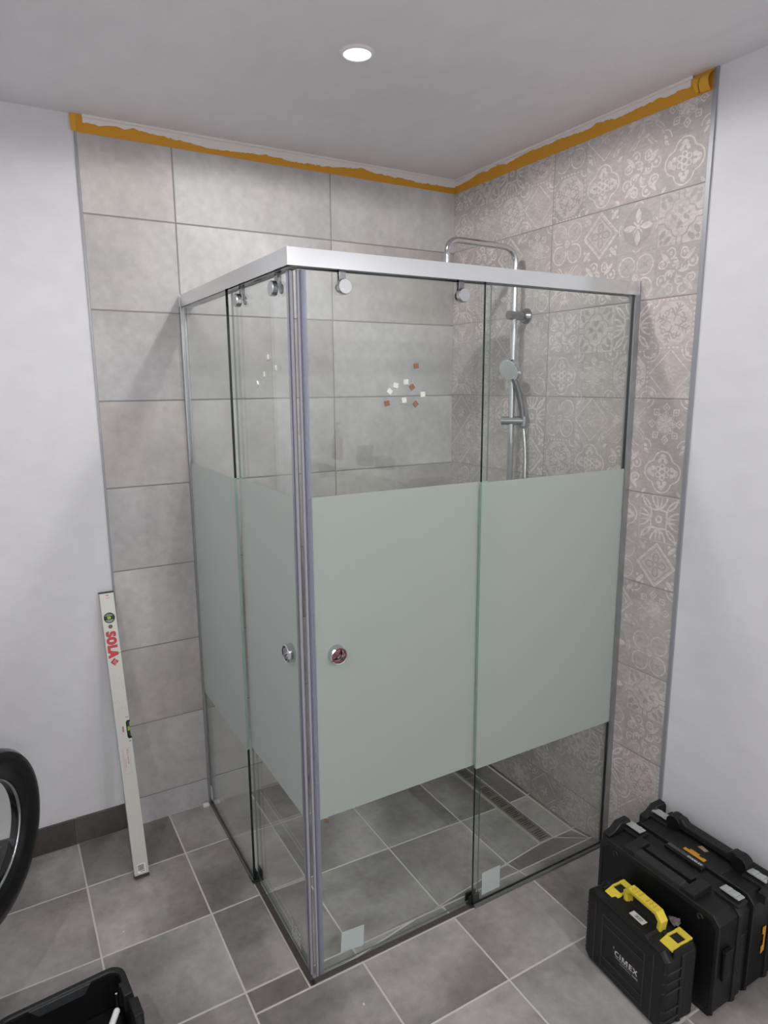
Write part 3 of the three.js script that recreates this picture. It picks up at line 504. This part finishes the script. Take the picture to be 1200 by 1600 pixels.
{ // shelf on the right wall behind the camera, mirrored in the front glass
  const g = thing('wall_shelf', 'white shelf on the right wall whose top shows mirrored in the front glass door', 'shelf', [0, 1.235, 2.62]);
  part('board', box(0.2, 0.022, 1.24, -0.096, 0, 0, 0.003), M.white, g); for (const z of [-0.45, 0.45]) part('bracket', box(0.16, 0.1, 0.02, -0.076, -0.061, z, 0.003), M.white, g);
  const m = thing('mug', 'dark grey mug mirrored in the front glass door below the mosaic chips', 'mug', [-0.1, 1.2465, 2.59]);
  part('cup', toCreasedNormals(lathe([[0, 0.006], [0.04, 0.008], [0.042, 0.1], [0.046, 0.1], [0.046, 0.004], [0.042, 0], [0, 0]].reverse(), 40), 0.6), M.darkGrey, m);
  part('handle', tube([[0, 0.085, 0.044], [0, 0.088, 0.07], [0, 0.055, 0.084], [0, 0.024, 0.07], [0, 0.02, 0.044]], 0.006, 32, 10), M.darkGrey, m);
  const b = thing('soap_box', 'small flat dark box mirrored beside the mug in the front glass door', 'box', [-0.09, 1.2465, 2.4], 0.2);
  part('box_body', box(0.07, 0.05, 0.12, 0, 0.025, 0, 0.004), M.darkGrey, b); part('lid', box(0.072, 0.012, 0.122, 0, 0.051, 0, 0.004), std(0x8f6f62, 0.6), b);
  const t = thing('soap_bottle', 'pinkish bottle with pump mirrored faintly near the corner seal of the glass door', 'bottle', [-0.1, 1.2465, 2.92]);
  part('bottle_body', toCreasedNormals(lathe([[0, 0], [0.03, 0], [0.033, 0.004], [0.033, 0.11], [0.026, 0.13], [0.012, 0.136], [0.012, 0.15], [0, 0.15]].reverse(), 32), 0.5), std(0x9a4a52, 0.4), t);
  part('pump', merge([cyl(0.014, 0.014, 0.02, 20).translate(0, 0.16, 0), cyl(0.004, 0.004, 0.04, 12).translate(0, 0.185, 0), box(0.014, 0.012, 0.05, 0, 0.207, -0.012, 0.004)]), M.darkGrey, t);
}
// ================================================================ things on the floor
{ // spirit level
  const Ls = 0.985, g = thing('spirit_level', 'long white aluminium spirit level with red lettering leaning beside the grey tiles', 'spirit level', [-1.5135, 0.0075, 0.313]);
  g.rotation.x = -0.3065;
  const circ = (x, y, r) => { const p = new THREE.Path(); p.absarc(x, y, r, 0, Math.PI * 2, true); return p; };
  const b0 = 0.01, notch = [[0.024, 0.471], [0.0135, 0.474], [0.0105, 0.479], [0.0105, 0.524], [0.0135, 0.529], [0.024, 0.532]];
  const sh = shapeOf([[-0.024, b0], [0.024, b0], ...notch, [0.024, Ls], [-0.024, Ls]], [circ(0, 0.897, 0.0175), circ(0, 0.866, 0.0055)]);
  const print = canvasTex(128, 2048, (c, w, h) => {
    c.fillStyle = '#c6c5bf'; c.fillRect(0, 0, w, h);
    const Y = m => h * (1 - m / Ls), X = m => w * (0.5 + m / 0.048), kx = w / 0.048, ky = h / Ls;
    c.save(); c.translate(X(0), Y(0.849)); c.scale(kx / ky, 1); c.rotate(Math.PI / 2); c.fillStyle = '#b3242f'; c.font = '900 70px sans-serif'; c.textBaseline = 'middle'; c.textAlign = 'left';
    const tw = c.measureText('SOLA').width; c.scale(0.0915 * ky / tw, 1.2); c.fillText('SOLA', 0, 4); c.lineWidth = 6; c.strokeStyle = '#b3242f'; c.strokeText('SOLA', 0, 4); c.restore();
    c.save(); c.translate(X(-0.001), Y(0.7415)); c.scale(kx / ky, 1); c.rotate(Math.PI / 4); c.fillStyle = '#b3242f'; c.fillRect(-20, -20, 40, 40); c.strokeStyle = '#c6c5bf'; c.lineWidth = 3; c.beginPath(); c.moveTo(-4, -20); c.lineTo(-4, 5); c.lineTo(20, 5); c.moveTo(5, -10); c.lineTo(5, -3); c.lineTo(13, -3); c.stroke(); c.restore();
    c.fillStyle = '#a24048'; c.fillRect(X(-0.003), Y(0.978), 26, 6); c.fillRect(X(-0.006), Y(0.968), 40, 3);
    c.save(); c.translate(X(-0.004), Y(0.442)); c.rotate(Math.PI / 2); c.fillStyle = '#b4545b'; c.font = 'bold 17px sans-serif'; c.fillText('CE 0,3 mm/m', 10, -14); c.font = '13px sans-serif'; c.fillText('aluminium', 80, 8); c.fillStyle = '#c07078'; for (let k = 0; k < 26; k++) c.fillRect(10 + k * 6, 16, 4, 3); c.strokeStyle = '#c79a9c'; c.lineWidth = 2; c.strokeRect(2, -36, 182, 62); c.restore();
    c.fillStyle = '#b4545b'; c.fillRect(X(-0.004), Y(0.515), 14, 40); c.fillStyle = '#4a4848'; for (const m of [0.545, 0.462]) c.fillRect(X(0.012), Y(m), 24, 4);
    c.fillStyle = '#f1f1ef'; c.fillRect(X(-0.012), Y(0.046), 70, 62); c.fillStyle = '#222'; for (let x = -0.01; x < 0.011;) { const l = 0.0007 + rnd() * 0.0016; c.fillRect(X(x), Y(0.043), l * kx, 40); x += l + 0.0008 + rnd() * 0.0009; } c.fillRect(X(-0.004), Y(0.0215), 44, 4);
    c.fillStyle = 'rgba(120,116,110,0.5)'; for (let k = 0; k < 60; k++) c.fillRect(rnd() * w, h * (0.3 + 0.12 * rnd()), 2 + rnd() * 4, 1 + rnd() * 5);
  });
  print.wrapS = print.wrapT = THREE.ClampToEdgeWrapping; print.repeat.set(1 / 0.048, 1 / Ls); print.offset.set(0.5, 0);
  part('body', extrude(sh, 0.022, 0.0008).translate(0, 0, -0.022), [std(0xffffff, 0.38, 0.1, { map: print }), std(0xc3c4c2, 0.4, 0.5)], g);
  part('end_cap', span(-0.0245, 0.0245, 0, b0, -0.0225, 0.0005, 0.001), M.darkGrey, g);
  part('end_cap', span(-0.0245, 0.0245, Ls, Ls + 0.006, -0.0225, 0.0005, 0.001), M.darkGrey, g);
  const vg = std(0x9fc23f, 0.25), vd = std(0x25402f, 0.4), rg = part('vial_ring', new THREE.TorusGeometry(0.0172, 0.0014, 10, 48).translate(0, 0.897, 0), M.darkGrey, g);
  part('vial_window', new THREE.CircleGeometry(0.0175, 40).translate(0, 0.897, -0.012), std(0x9ba49a, 0.4), g);
  const v1 = part('vial', cyl(0.0055, 0.0055, 0.03, 16).rotateZ(Math.PI / 2 + 0.03).translate(0, 0.897, -0.006), vd, g); part('vial_bubble', cyl(0.0059, 0.0059, 0.012, 16).rotateZ(Math.PI / 2 + 0.03).translate(-0.001, 0.8965, -0.006), vg, v1);
  part('hang_hole', new THREE.TorusGeometry(0.0057, 0.001, 8, 32).translate(0, 0.866, 0), M.darkGrey, g);
  const v2 = part('vial', cyl(0.005, 0.005, 0.05, 16).translate(0.0175, 0.5015, -0.011), vd, g); part('vial_bubble', cyl(0.0054, 0.0054, 0.014, 16).translate(0.0175, 0.503, -0.011), vg, v2);
  part('vial_frame', merge([span(0.0103, 0.0125, 0.474, 0.529, -0.02, 0.0002), span(0.0125, 0.0242, 0.470, 0.4755, -0.02, 0.0002), span(0.0125, 0.0242, 0.5275, 0.533, -0.02, 0.0002)]), M.rubber, g);
}

// chamfered outline of a case
function octo(w, h, ct, cb = ct) { return [[-w / 2 + cb, 0], [w / 2 - cb, 0], [w / 2, cb], [w / 2, h - ct], [w / 2 - ct, h], [-w / 2 + ct, h], [-w / 2, h - ct], [-w / 2, cb]]; }
function latchPlate(parent, x, y, z, tilt) {
  const a = part('latch', (() => { const l = []; for (let k = 0; k < 5; k++) l.push(box(0.0106, 0.0036, 0.029, -0.0224 + k * 0.0112, 0.0016 + (k % 2) * 0.0011, 0, 0.001, 1)); l.push(box(0.055, 0.0016, 0.028, 0, 0.0006, 0)); return merge(l); })(), M.latchMetal, parent);
  a.position.set(x, y, z); a.rotation.x = tilt;
  part('hook', tube([[-0.0265, 0.001, -0.01], [-0.031, -0.002, -0.01], [-0.03, -0.006, -0.01], [-0.026, -0.007, -0.01]], 0.0013, 12, 6), M.chrome, a); return a;
}
function bigCase(name, label, x, z, opt) {
  const Wd = 0.405, Hh = 0.3, Dp = 0.145, g = thing(name, label, 'tool case', [x, 0, z], -Math.PI / 2, 'stackable black tool cases');
  const fr = extrude(shapeOf(octo(Wd - 0.012, Hh - 0.004, 0.022, 0.012)), 0.088, 0.005, 2).translate(0, 0.002, Dp / 2 - 0.088);
  part('base_shell', fr, M.black, g);
  part('lid_shell', extrude(shapeOf(octo(Wd - 0.02, Hh - 0.008, 0.026, 0.012)), 0.062, 0.005, 2).translate(0, 0.003, -Dp / 2), M.black, g);
  part('rim_band', extrude(shapeOf(octo(Wd, Hh, 0.02, 0.012)), 0.016, 0.003, 1).translate(0, 0, Dp / 2 - 0.098), M.blackWorn, g);
  part('front_rim', extrude(shapeOf(octo(Wd - 0.004, Hh + 0.003, 0.022, 0.012), [octo(Wd - 0.03, Hh - 0.03, 0.022, 0.012).map(p => [p[0], p[1] + 0.015]).reverse()]), 0.007, 0.002).translate(0, 0, Dp / 2 - 0.004), M.blackWorn, g);
  for (const s of opt.bump) part('corner_bumper', extrude(shapeOf([[-0.06, 0], [0.042, 0], [0.042, 0.036], [0.034, 0.05], [-0.008, 0.05], [-0.03, 0.034], [-0.06, 0.026]]), 0.026, 0.003, 1).rotateY(Math.PI / 2).translate(s * (Wd / 2 - 0.006) - 0.013, Hh - 0.028, -0.018 + opt.bumpZ), M.blackWorn, g);
  for (const s of [-1, 1]) {
    if (s < 0 || opt.badge) part('side_clip', merge([box(0.01, 0.085, 0.03, s * (Wd / 2 + 0.001), 0.15, 0.035, 0.003), box(0.014, 0.012, 0.034, s * (Wd / 2 + 0.002), 0.196, 0.035, 0.003)]), M.black, g);
    part('side_rib', box(0.008, 0.19, 0.018, s * (Wd / 2 - 0.003), 0.12, -0.03, 0.003), M.blackWorn, g);
    latchPlate(g, s * 0.16, Hh + 0.0095, opt.latchZ, -0.1);
    part('latch_seat', box(0.07, 0.01, 0.045, s * 0.16, Hh, opt.latchZ + 0.004, 0.003), M.blackWorn, g);
    if (opt.badge) part('badge', new THREE.TorusGeometry(0.007, 0.0022, 8, 24, 4.7).translate(s * 0.142, 0.272, Dp / 2 + 0.001), M.darkGrey, g);
  }
  return { g, Wd, Hh, Dp };
}
{
  const a = bigCase('tool_case', 'large black tool case with flat grip and lettered grey strip, behind the small yellow-handled case', -0.2335, 1.431, { bump: [-1], bumpZ: 0.014, latchZ: -0.034, badge: true });
  // flat U grip lying in the top
  const u = [[-0.118, 0], [0.118, 0], [0.118, 0.078], [0.084, 0.078], [0.084, 0.03], [-0.084, 0.03], [-0.084, 0.078], [-0.118, 0.078]];
  const hd = part('handle', extrude(shapeOf(u), 0.026, 0.004, 2).rotateX(-Math.PI / 2).translate(0, a.Hh - 0.008, 0.072), M.blackWorn, a.g);
  part('grip', box(0.158, 0.03, 0.032, 0, a.Hh + 0.008, 0.0575, 0.008, 3), std(0x2b2b2d, 0.75), hd);
  part('recess_ridge', extrude(shapeOf([[-0.075, 0], [-0.03, 0.01], [-0.005, 0.006], [0.03, 0.012], [0.075, 0.004], [0.075, -0.02], [-0.075, -0.02]]), 0.02, 0.003).rotateX(-Math.PI / 2).translate(0, a.Hh - 0.003, 0.004), M.blackWorn, a.g);
  const strip = canvasTex(512, 64, (c, w, h) => { c.fillStyle = '#4b4b4e'; c.fillRect(0, 0, w, h); c.fillStyle = '#e4e4e2'; c.font = 'bold 50px sans-serif'; c.textAlign = 'right'; c.textBaseline = 'middle'; c.fillText('STANLEY', w - 12, h / 2 + 2); });
  part('name_strip', box(0.115, 0.003, 0.0125, -0.005, a.Hh + 0.006, -0.063), [M.darkGrey, M.darkGrey, std(0xffffff, 0.5, 0, { map: strip }), M.darkGrey, M.darkGrey, M.darkGrey], a.g);
  part('strip_carrier', box(0.125, 0.012, 0.02, -0.005, a.Hh - 0.0005, -0.0605, 0.003), M.black, a.g);
}
{
  const b = bigCase('tool_case', 'large black tool case with raised arched handle and amber emblems, next to the white wall', -0.083, 1.431, { bump: [-1, 1], bumpZ: -0.004, latchZ: -0.008, badge: false });
  // arched carrying handle
  const prof = [[-0.128, 0], [-0.128, 0.03], [-0.112, 0.042], [-0.082, 0.042], [-0.068, 0.03], [0.068, 0.03], [0.082, 0.042], [0.112, 0.042], [0.128, 0.03], [0.128, 0], [0.1, 0], [0.09, 0.008], [-0.09, 0.008], [-0.1, 0]];
  part('handle', extrude(shapeOf(prof), 0.03, 0.005, 3).translate(0, b.Hh - 0.002, -0.028), M.blackWorn, b.g);
  for (const s of [-1, 1]) part('handle_lobe', cyl(0.023, 0.026, 0.034, 20).rotateX(Math.PI / 2).translate(s * 0.108, b.Hh + 0.016, -0.008), M.black, b.g);
  // amber emblem: a stepped bar, made as flat pieces on the top
  part('emblem', merge([box(0.062, 0.0012, 0.011, 0, b.Hh - 0.0005, 0.056), box(0.03, 0.0012, 0.005, -0.002, b.Hh - 0.0004, 0.046), box(0.012, 0.0012, 0.014, 0.032, b.Hh - 0.0003, 0.055)]), M.amber, b.g);
  part('sticker', extrude(shapeOf([[-0.014, -0.004], [0.012, -0.008], [0.017, 0.004], [-0.008, 0.01]]), 0.0008).rotateX(-Math.PI / 2).translate(0.0, b.Hh - 0.001, 0.012), std(0xa8947d, 0.8), b.g);
  part('top_plate', box(0.19, 0.004, 0.062, 0, b.Hh - 0.0035, 0.035, 0.0015), M.blackWorn, b.g);
  part('emblem', extrude(shapeOf([[-0.006, -0.042], [0.008, -0.036], [0.008, 0.042], [-0.006, 0.042], [-0.006, 0.02], [0.0015, 0.018], [0.0015, -0.016], [-0.006, -0.02]]), 0.0012).rotateY(Math.PI / 2).translate(b.Wd / 2 - 0.0035, 0.145, 0.012), M.amber, b.g);
}
{ // small case in front
  const Wd = 0.288, Hh = 0.24, g = thing('equipment_case', 'small black hard case with yellow handle and two yellow latches', 'tool case', [-0.398, 0, 1.455], -(Math.PI / 2 + 0.07));
  part('front_shell', extrude(shapeOf(octo(Wd, Hh - 0.004, 0.02, 0.02)), 0.062, 0.014, 3).translate(0, 0.002, -0.006), M.black, g);
  part('back_shell', extrude(shapeOf(octo(Wd, Hh - 0.004, 0.02, 0.02)), 0.058, 0.014, 3).translate(0, 0.002, -0.062), M.black, g);
  part('rim_band', extrude(shapeOf(octo(Wd + 0.006, Hh, 0.02, 0.02)), 0.012, 0.003).translate(0, 0, -0.012), M.blackWorn, g);
  const z = 0.056, line = std(0x38383a, 0.5), fr = [];
  for (const y of [0.192, 0.165, 0.058, 0.03]) fr.push(box(0.15, 0.003, 0.003, 0, y, z));
  for (const s of [-1, 1]) { fr.push(box(0.003, 0.165, 0.003, s * 0.075, 0.111, z)); fr.push(box(0.003, 0.2, 0.003, s * 0.104, 0.115, z - 0.0005)); }
  part('panel_frame', merge(fr), line, g);
  for (const s of [-1, 1]) for (const y of [0.182, 0.152, 0.122, 0.066, 0.036]) part('side_rib', merge([box(0.034, 0.003, 0.003, s * 0.122, y, z - 0.003).rotateZ(0), box(0.003, 0.003, 0.052, s * (Wd / 2 + 0.001), y + 0.004, z - 0.036), box(0.014, 0.003, 0.003, 0, 0, 0).rotateY(s * 0.8).translate(s * (Wd / 2 - 0.004), y + 0.001, z - 0.007)]), line, g);
  part('top_block', extrude(shapeOf([[-0.08, 0], [0.08, 0], [0.068, 0.008], [-0.068, 0.008]]), 0.052, 0.002).translate(0, Hh - 0.006, 0.0), M.black, g);
  for (const s of [-1, 1]) {
    const x = s * 0.098 + 0.018;
    const l = part('latch', merge([box(0.042, 0.005, 0.028, 0, 0, 0, 0.0015).rotateX(0.32).translate(x, Hh + 0.001, 0.016), box(0.042, 0.006, 0.019, x, Hh + 0.008, -0.034, 0.0015), box(0.006, 0.006, 0.034, x - 0.018, Hh + 0.0065, -0.012, 0.0015), box(0.006, 0.006, 0.034, x + 0.018, Hh + 0.0065, -0.012, 0.0015)]), M.yellow, g);
    part('latch_slot', box(0.03, 0.006, 0.028, x, Hh + 0.001, -0.011), M.rubber, l);
    part('latch_guard', box(0.005, 0.024, 0.07, x + s * 0.026, Hh - 0.005, -0.004, 0.002), M.black, g);
  }
  const hp = [[-0.064, Hh - 0.004], [-0.068, Hh + 0.028], [-0.05, Hh + 0.048], [0.05, Hh + 0.048], [0.068, Hh + 0.028], [0.064, Hh - 0.004], [0.05, Hh - 0.004], [0.053, Hh + 0.022], [0.042, Hh + 0.034], [-0.042, Hh + 0.034], [-0.053, Hh + 0.022], [-0.05, Hh - 0.004]];
  const h = part('handle', extrude(shapeOf(hp), 0.026, 0.004, 2).translate(0.012, 0, -0.018), M.yellow, g);
  part('grip_ridges', merge([-0.036, -0.024, -0.012, 0.012, 0.024, 0.036].map(x => box(0.004, 0.003, 0.02, x + 0.012, Hh + 0.0485, -0.005, 0.001, 1))), std(0xd3b62b, 0.55), h);
  const bc = canvasTex(192, 80, (c, w, hh) => { c.fillStyle = '#d9d5cf'; c.fillRect(0, 0, w, hh); c.fillStyle = '#555'; for (let x = 60; x < 150;) { const l = 2 + rnd() * 5; c.fillRect(x, 18, l, 44); x += l + 2 + rnd() * 4; } });
  const bm = std(0xffffff, 0.6, 0, { map: bc }), bl = std(0xd9d5cf, 0.6);
  part('barcode_label', box(0.047, 0.0008, 0.019, 0.018, Hh + 0.0026, 0.0245), [bl, bl, bm, bl, bl, bl], g);
  const logo = canvasTex(512, 256, (c, w, hh) => {
    c.fillStyle = '#151517'; c.fillRect(0, 0, w, hh); c.fillStyle = '#d8d8d6'; c.font = 'bold 118px sans-serif'; c.textBaseline = 'alphabetic'; c.save(); c.translate(30, 140); const tw = c.measureText('CIMEX').width; c.scale(450 / tw, 1); c.fillText('CiMEX', 0, 0); c.restore();
    c.fillRect(10, 20, 12, 34); c.fillRect(50, 160, 250, 7); c.fillStyle = '#c07a3a'; c.fillRect(300, 160, 60, 7); c.fillStyle = '#d8d8d6'; c.fillRect(140, 198, 210, 6); c.font = 'bold 44px sans-serif'; c.fillText('tools', 372, 202);
  });
  part('logo_print', new THREE.PlaneGeometry(0.098, 0.049).translate(0.016, 0.104, z + 0.0003), std(0xffffff, 0.5, 0, { map: logo }), g);
}
{ // crumpled bit between the cases
  const g = thing('crumpled_wrapper', 'crumpled grey paper scrap wedged behind the small yellow-handled case', 'paper scrap', [-0.353, 0.247, 1.532]);
  const s = new THREE.IcosahedronGeometry(0.012, 3), p = s.attributes.position; for (let i = 0; i < p.count; i++) { const k = 0.8 + 0.45 * Math.sin(p.getX(i) * 420 + 1) * Math.sin(p.getY(i) * 380 + 2) * Math.sin(p.getZ(i) * 400); p.setXYZ(i, p.getX(i) * k * 1.3, p.getY(i) * k * 0.7, p.getZ(i) * k * 1.5); }
  s.computeVertexNormals(); part('paper', s, std(0x6d666a, 0.9), g);
}
for (const [x, z, s, l] of [[-0.52, 1.62, 1, 'tiny white plaster crumb on the floor tile before the small black case'], [-1.085, 1.12, 0.8, 'tiny white plaster crumb on the floor tile before the shower corner'], [-1.61, 0.52, 0.7, 'tiny white plaster crumb on the floor tile near the leaning level']]) {
  const g = thing('plaster_crumb', l, 'crumb', [x, 0.0012, z], x * 9);
  part('lump', new THREE.IcosahedronGeometry(0.0035 * s, 1).scale(1, 0.5, 1.5), M.filler, g);
}
{ // washing machine with its porthole door ajar
  const xf = -2.05, zc = 0.61, yc = 0.512, g = thing('washing_machine', 'white washing machine with its black round porthole door standing ajar', 'washing machine', [0, 0, 0]);
  const hole = new THREE.Path(); hole.absarc(zc, yc, 0.165, 0, Math.PI * 2, true);
  part('cabinet', merge([extrude(shapeOf([[zc - 0.3, 0.02], [zc + 0.3, 0.02], [zc + 0.3, 0.84], [zc - 0.3, 0.84]], [hole]), 0.02, 0.004).rotateY(-Math.PI / 2).translate(xf, 0, 0), span(xf - 0.57, xf - 0.019, 0.02, 0.84, zc - 0.3, zc - 0.285), span(xf - 0.57, xf - 0.019, 0.02, 0.84, zc + 0.285, zc + 0.3), span(xf - 0.57, xf - 0.019, 0.825, 0.85, zc - 0.3, zc + 0.3), span(xf - 0.57, xf - 0.55, 0.02, 0.84, zc - 0.3, zc + 0.3), span(xf - 0.57, xf - 0.019, 0.02, 0.04, zc - 0.3, zc + 0.3)]), M.white, g);
  part('drum', new THREE.CylinderGeometry(0.16, 0.2, 0.3, 48, 1, true).rotateZ(-Math.PI / 2).translate(xf - 0.17, yc, zc), std(0x9a9c9e, 0.35, 0.9, { side: THREE.DoubleSide }), g);
  part('control_panel', span(xf, xf + 0.006, 0.74, 0.83, zc - 0.28, zc + 0.28, 0.003), M.blackGloss, g);
  for (const [dx, dz] of [[-0.05, -0.25], [-0.05, 0.25], [-0.52, -0.25], [-0.52, 0.25]]) part('foot', cyl(0.018, 0.022, 0.02, 20).translate(xf + dx, 0.01, zc + dz), M.rubber, g);
  const c = V(-1.926, 0.512, 0.65), n = V(Math.sin(1.021), 0, Math.cos(1.021)), q = new THREE.Quaternion().setFromUnitVectors(V(0, 1, 0), n), put = ge => ge.applyQuaternion(q).translate(c.x, c.y, c.z);
  const d = part('door', put(toCreasedNormals(lathe([[0.158, -0.03], [0.16, 0.0], [0.172, 0.01], [0.196, 0.018], [0.214, 0.02], [0.227, 0.015], [0.2345, 0.004], [0.2355, -0.012], [0.232, -0.03], [0.158, -0.03]], 96), 0.6)), M.blackGloss, g);
  part('chrome_ring', put(new THREE.TorusGeometry(0.157, 0.004, 12, 96).rotateX(Math.PI / 2).translate(0, -0.006, 0)), M.chrome, d);
  part('glass_bowl', put(lathe([[0, -0.105], [0.06, -0.103], [0.105, -0.09], [0.135, -0.06], [0.15, -0.03], [0.156, -0.01]], 72)), M.glass, d);
  part('hinge', put(box(0.05, 0.03, 0.09, 0, 0, 0, 0.006).rotateY(0)).translate(-0.242 * Math.cos(1.021), 0, 0.242 * Math.sin(1.021)), M.chromeDark, d);
}
{ // open crate of tools at the lower corner
  const w = 0.285, l = 0.42, h = 0.198, g = thing('tool_crate', 'open black plastic tool crate on the floor beside the washing machine door', 'tool crate', [-1.787, 0, 0.868 + 0.215], 0.085);
  const rr = (a, b, r) => { const s = []; for (const [cx, cy, a0] of [[a / 2 - r, b / 2 - r, 0], [-a / 2 + r, b / 2 - r, 1], [-a / 2 + r, -b / 2 + r, 2], [a / 2 - r, -b / 2 + r, 3]]) for (let k = 0; k <= 4; k++) { const t = (a0 + k / 4) * Math.PI / 2; s.push([cx + Math.cos(t) * r, cy + Math.sin(t) * r]); } return s; };
  const up = (ge, y) => ge.rotateX(-Math.PI / 2).translate(0, y, 0);
  part('walls', up(extrude(shapeOf(rr(w, l, 0.03), [rr(w - 0.014, l - 0.014, 0.025).reverse()]), h - 0.004), 0.002), M.black, g);
  part('bottom', up(extrude(shapeOf(rr(w - 0.004, l - 0.004, 0.03)), 0.008), 0), M.black, g);
  part('rim', up(extrude(shapeOf(rr(w + 0.014, l + 0.014, 0.036), [rr(w - 0.018, l - 0.018, 0.024).reverse()]), 0.012, 0.003), h - 0.01), M.blackWorn, g);
  part('inner_tray', up(extrude(shapeOf(rr(w - 0.02, l - 0.02, 0.024)), 0.006), 0.085), M.black, g);
  part('handle_recess', extrude(shapeOf([[-0.07, 0], [0.07, 0], [0.055, -0.026], [-0.05, -0.026]]), 0.012, 0.002).translate(0.0, h - 0.002, -l / 2 + 0.001), std(0x34373a, 0.45), g);
  part('hinge_block', merge([box(0.022, 0.05, 0.032, w / 2 - 0.006, h - 0.012, -l / 2 + 0.098, 0.003), box(0.022, 0.05, 0.055, w / 2 + 0.002, h - 0.02, -l / 2 + 0.15, 0.003), box(0.016, 0.06, 0.012, w / 2 - 0.012, h - 0.018, -l / 2 + 0.074, 0.003)]), M.blackWorn, g);
  const bag = thing('tool_pouch', 'crumpled dark green fabric pouch inside the open black crate', 'pouch', [-1.79, 0.118, 1.05], 0.3);
  const s = new THREE.IcosahedronGeometry(0.07, 5), p = s.attributes.position; for (let i = 0; i < p.count; i++) { const x = p.getX(i), y = p.getY(i), z = p.getZ(i), k = 1 + 0.16 * Math.sin(x * 60 + z * 35) * Math.sin(y * 50 + 1) + 0.06 * Math.sin(z * 150 + x * 90); p.setXYZ(i, x * k * 1.15, Math.max(-0.027, y * k * 0.55), z * k * 1.3); }
  s.computeVertexNormals(); part('fabric', s, std(0x26281f, 0.9), bag);
  const tb = thing('white_tube', 'short white plastic tube sticking up among the tools in the crate', 'tube', [-1.690, 0.19, 0.99]);
  part('tube_body', tube([[-0.06, -0.03, 0.1], [-0.03, -0.012, 0.05], [0, 0, 0]], 0.0075, 20, 16), M.white, tb); part('tube_tip', new THREE.SphereGeometry(0.0078, 16, 12), M.white, tb);
  const sd = thing('screwdriver', 'steel screwdriver standing in the corner of the open crate', 'screwdriver', [-1.683, 0.092, 0.94]);
  part('shank', cyl(0.003, 0.003, 0.1, 12).translate(0, 0.05, 0), M.chrome, sd); part('grip', lathe([[0, 0], [0.009, 0.002], [0.011, 0.02], [0.008, 0.034], [0.006, 0.04]].reverse(), 20).translate(0, 0.0, 0), M.rubber, sd);
}
renderer.render(scene, camera);
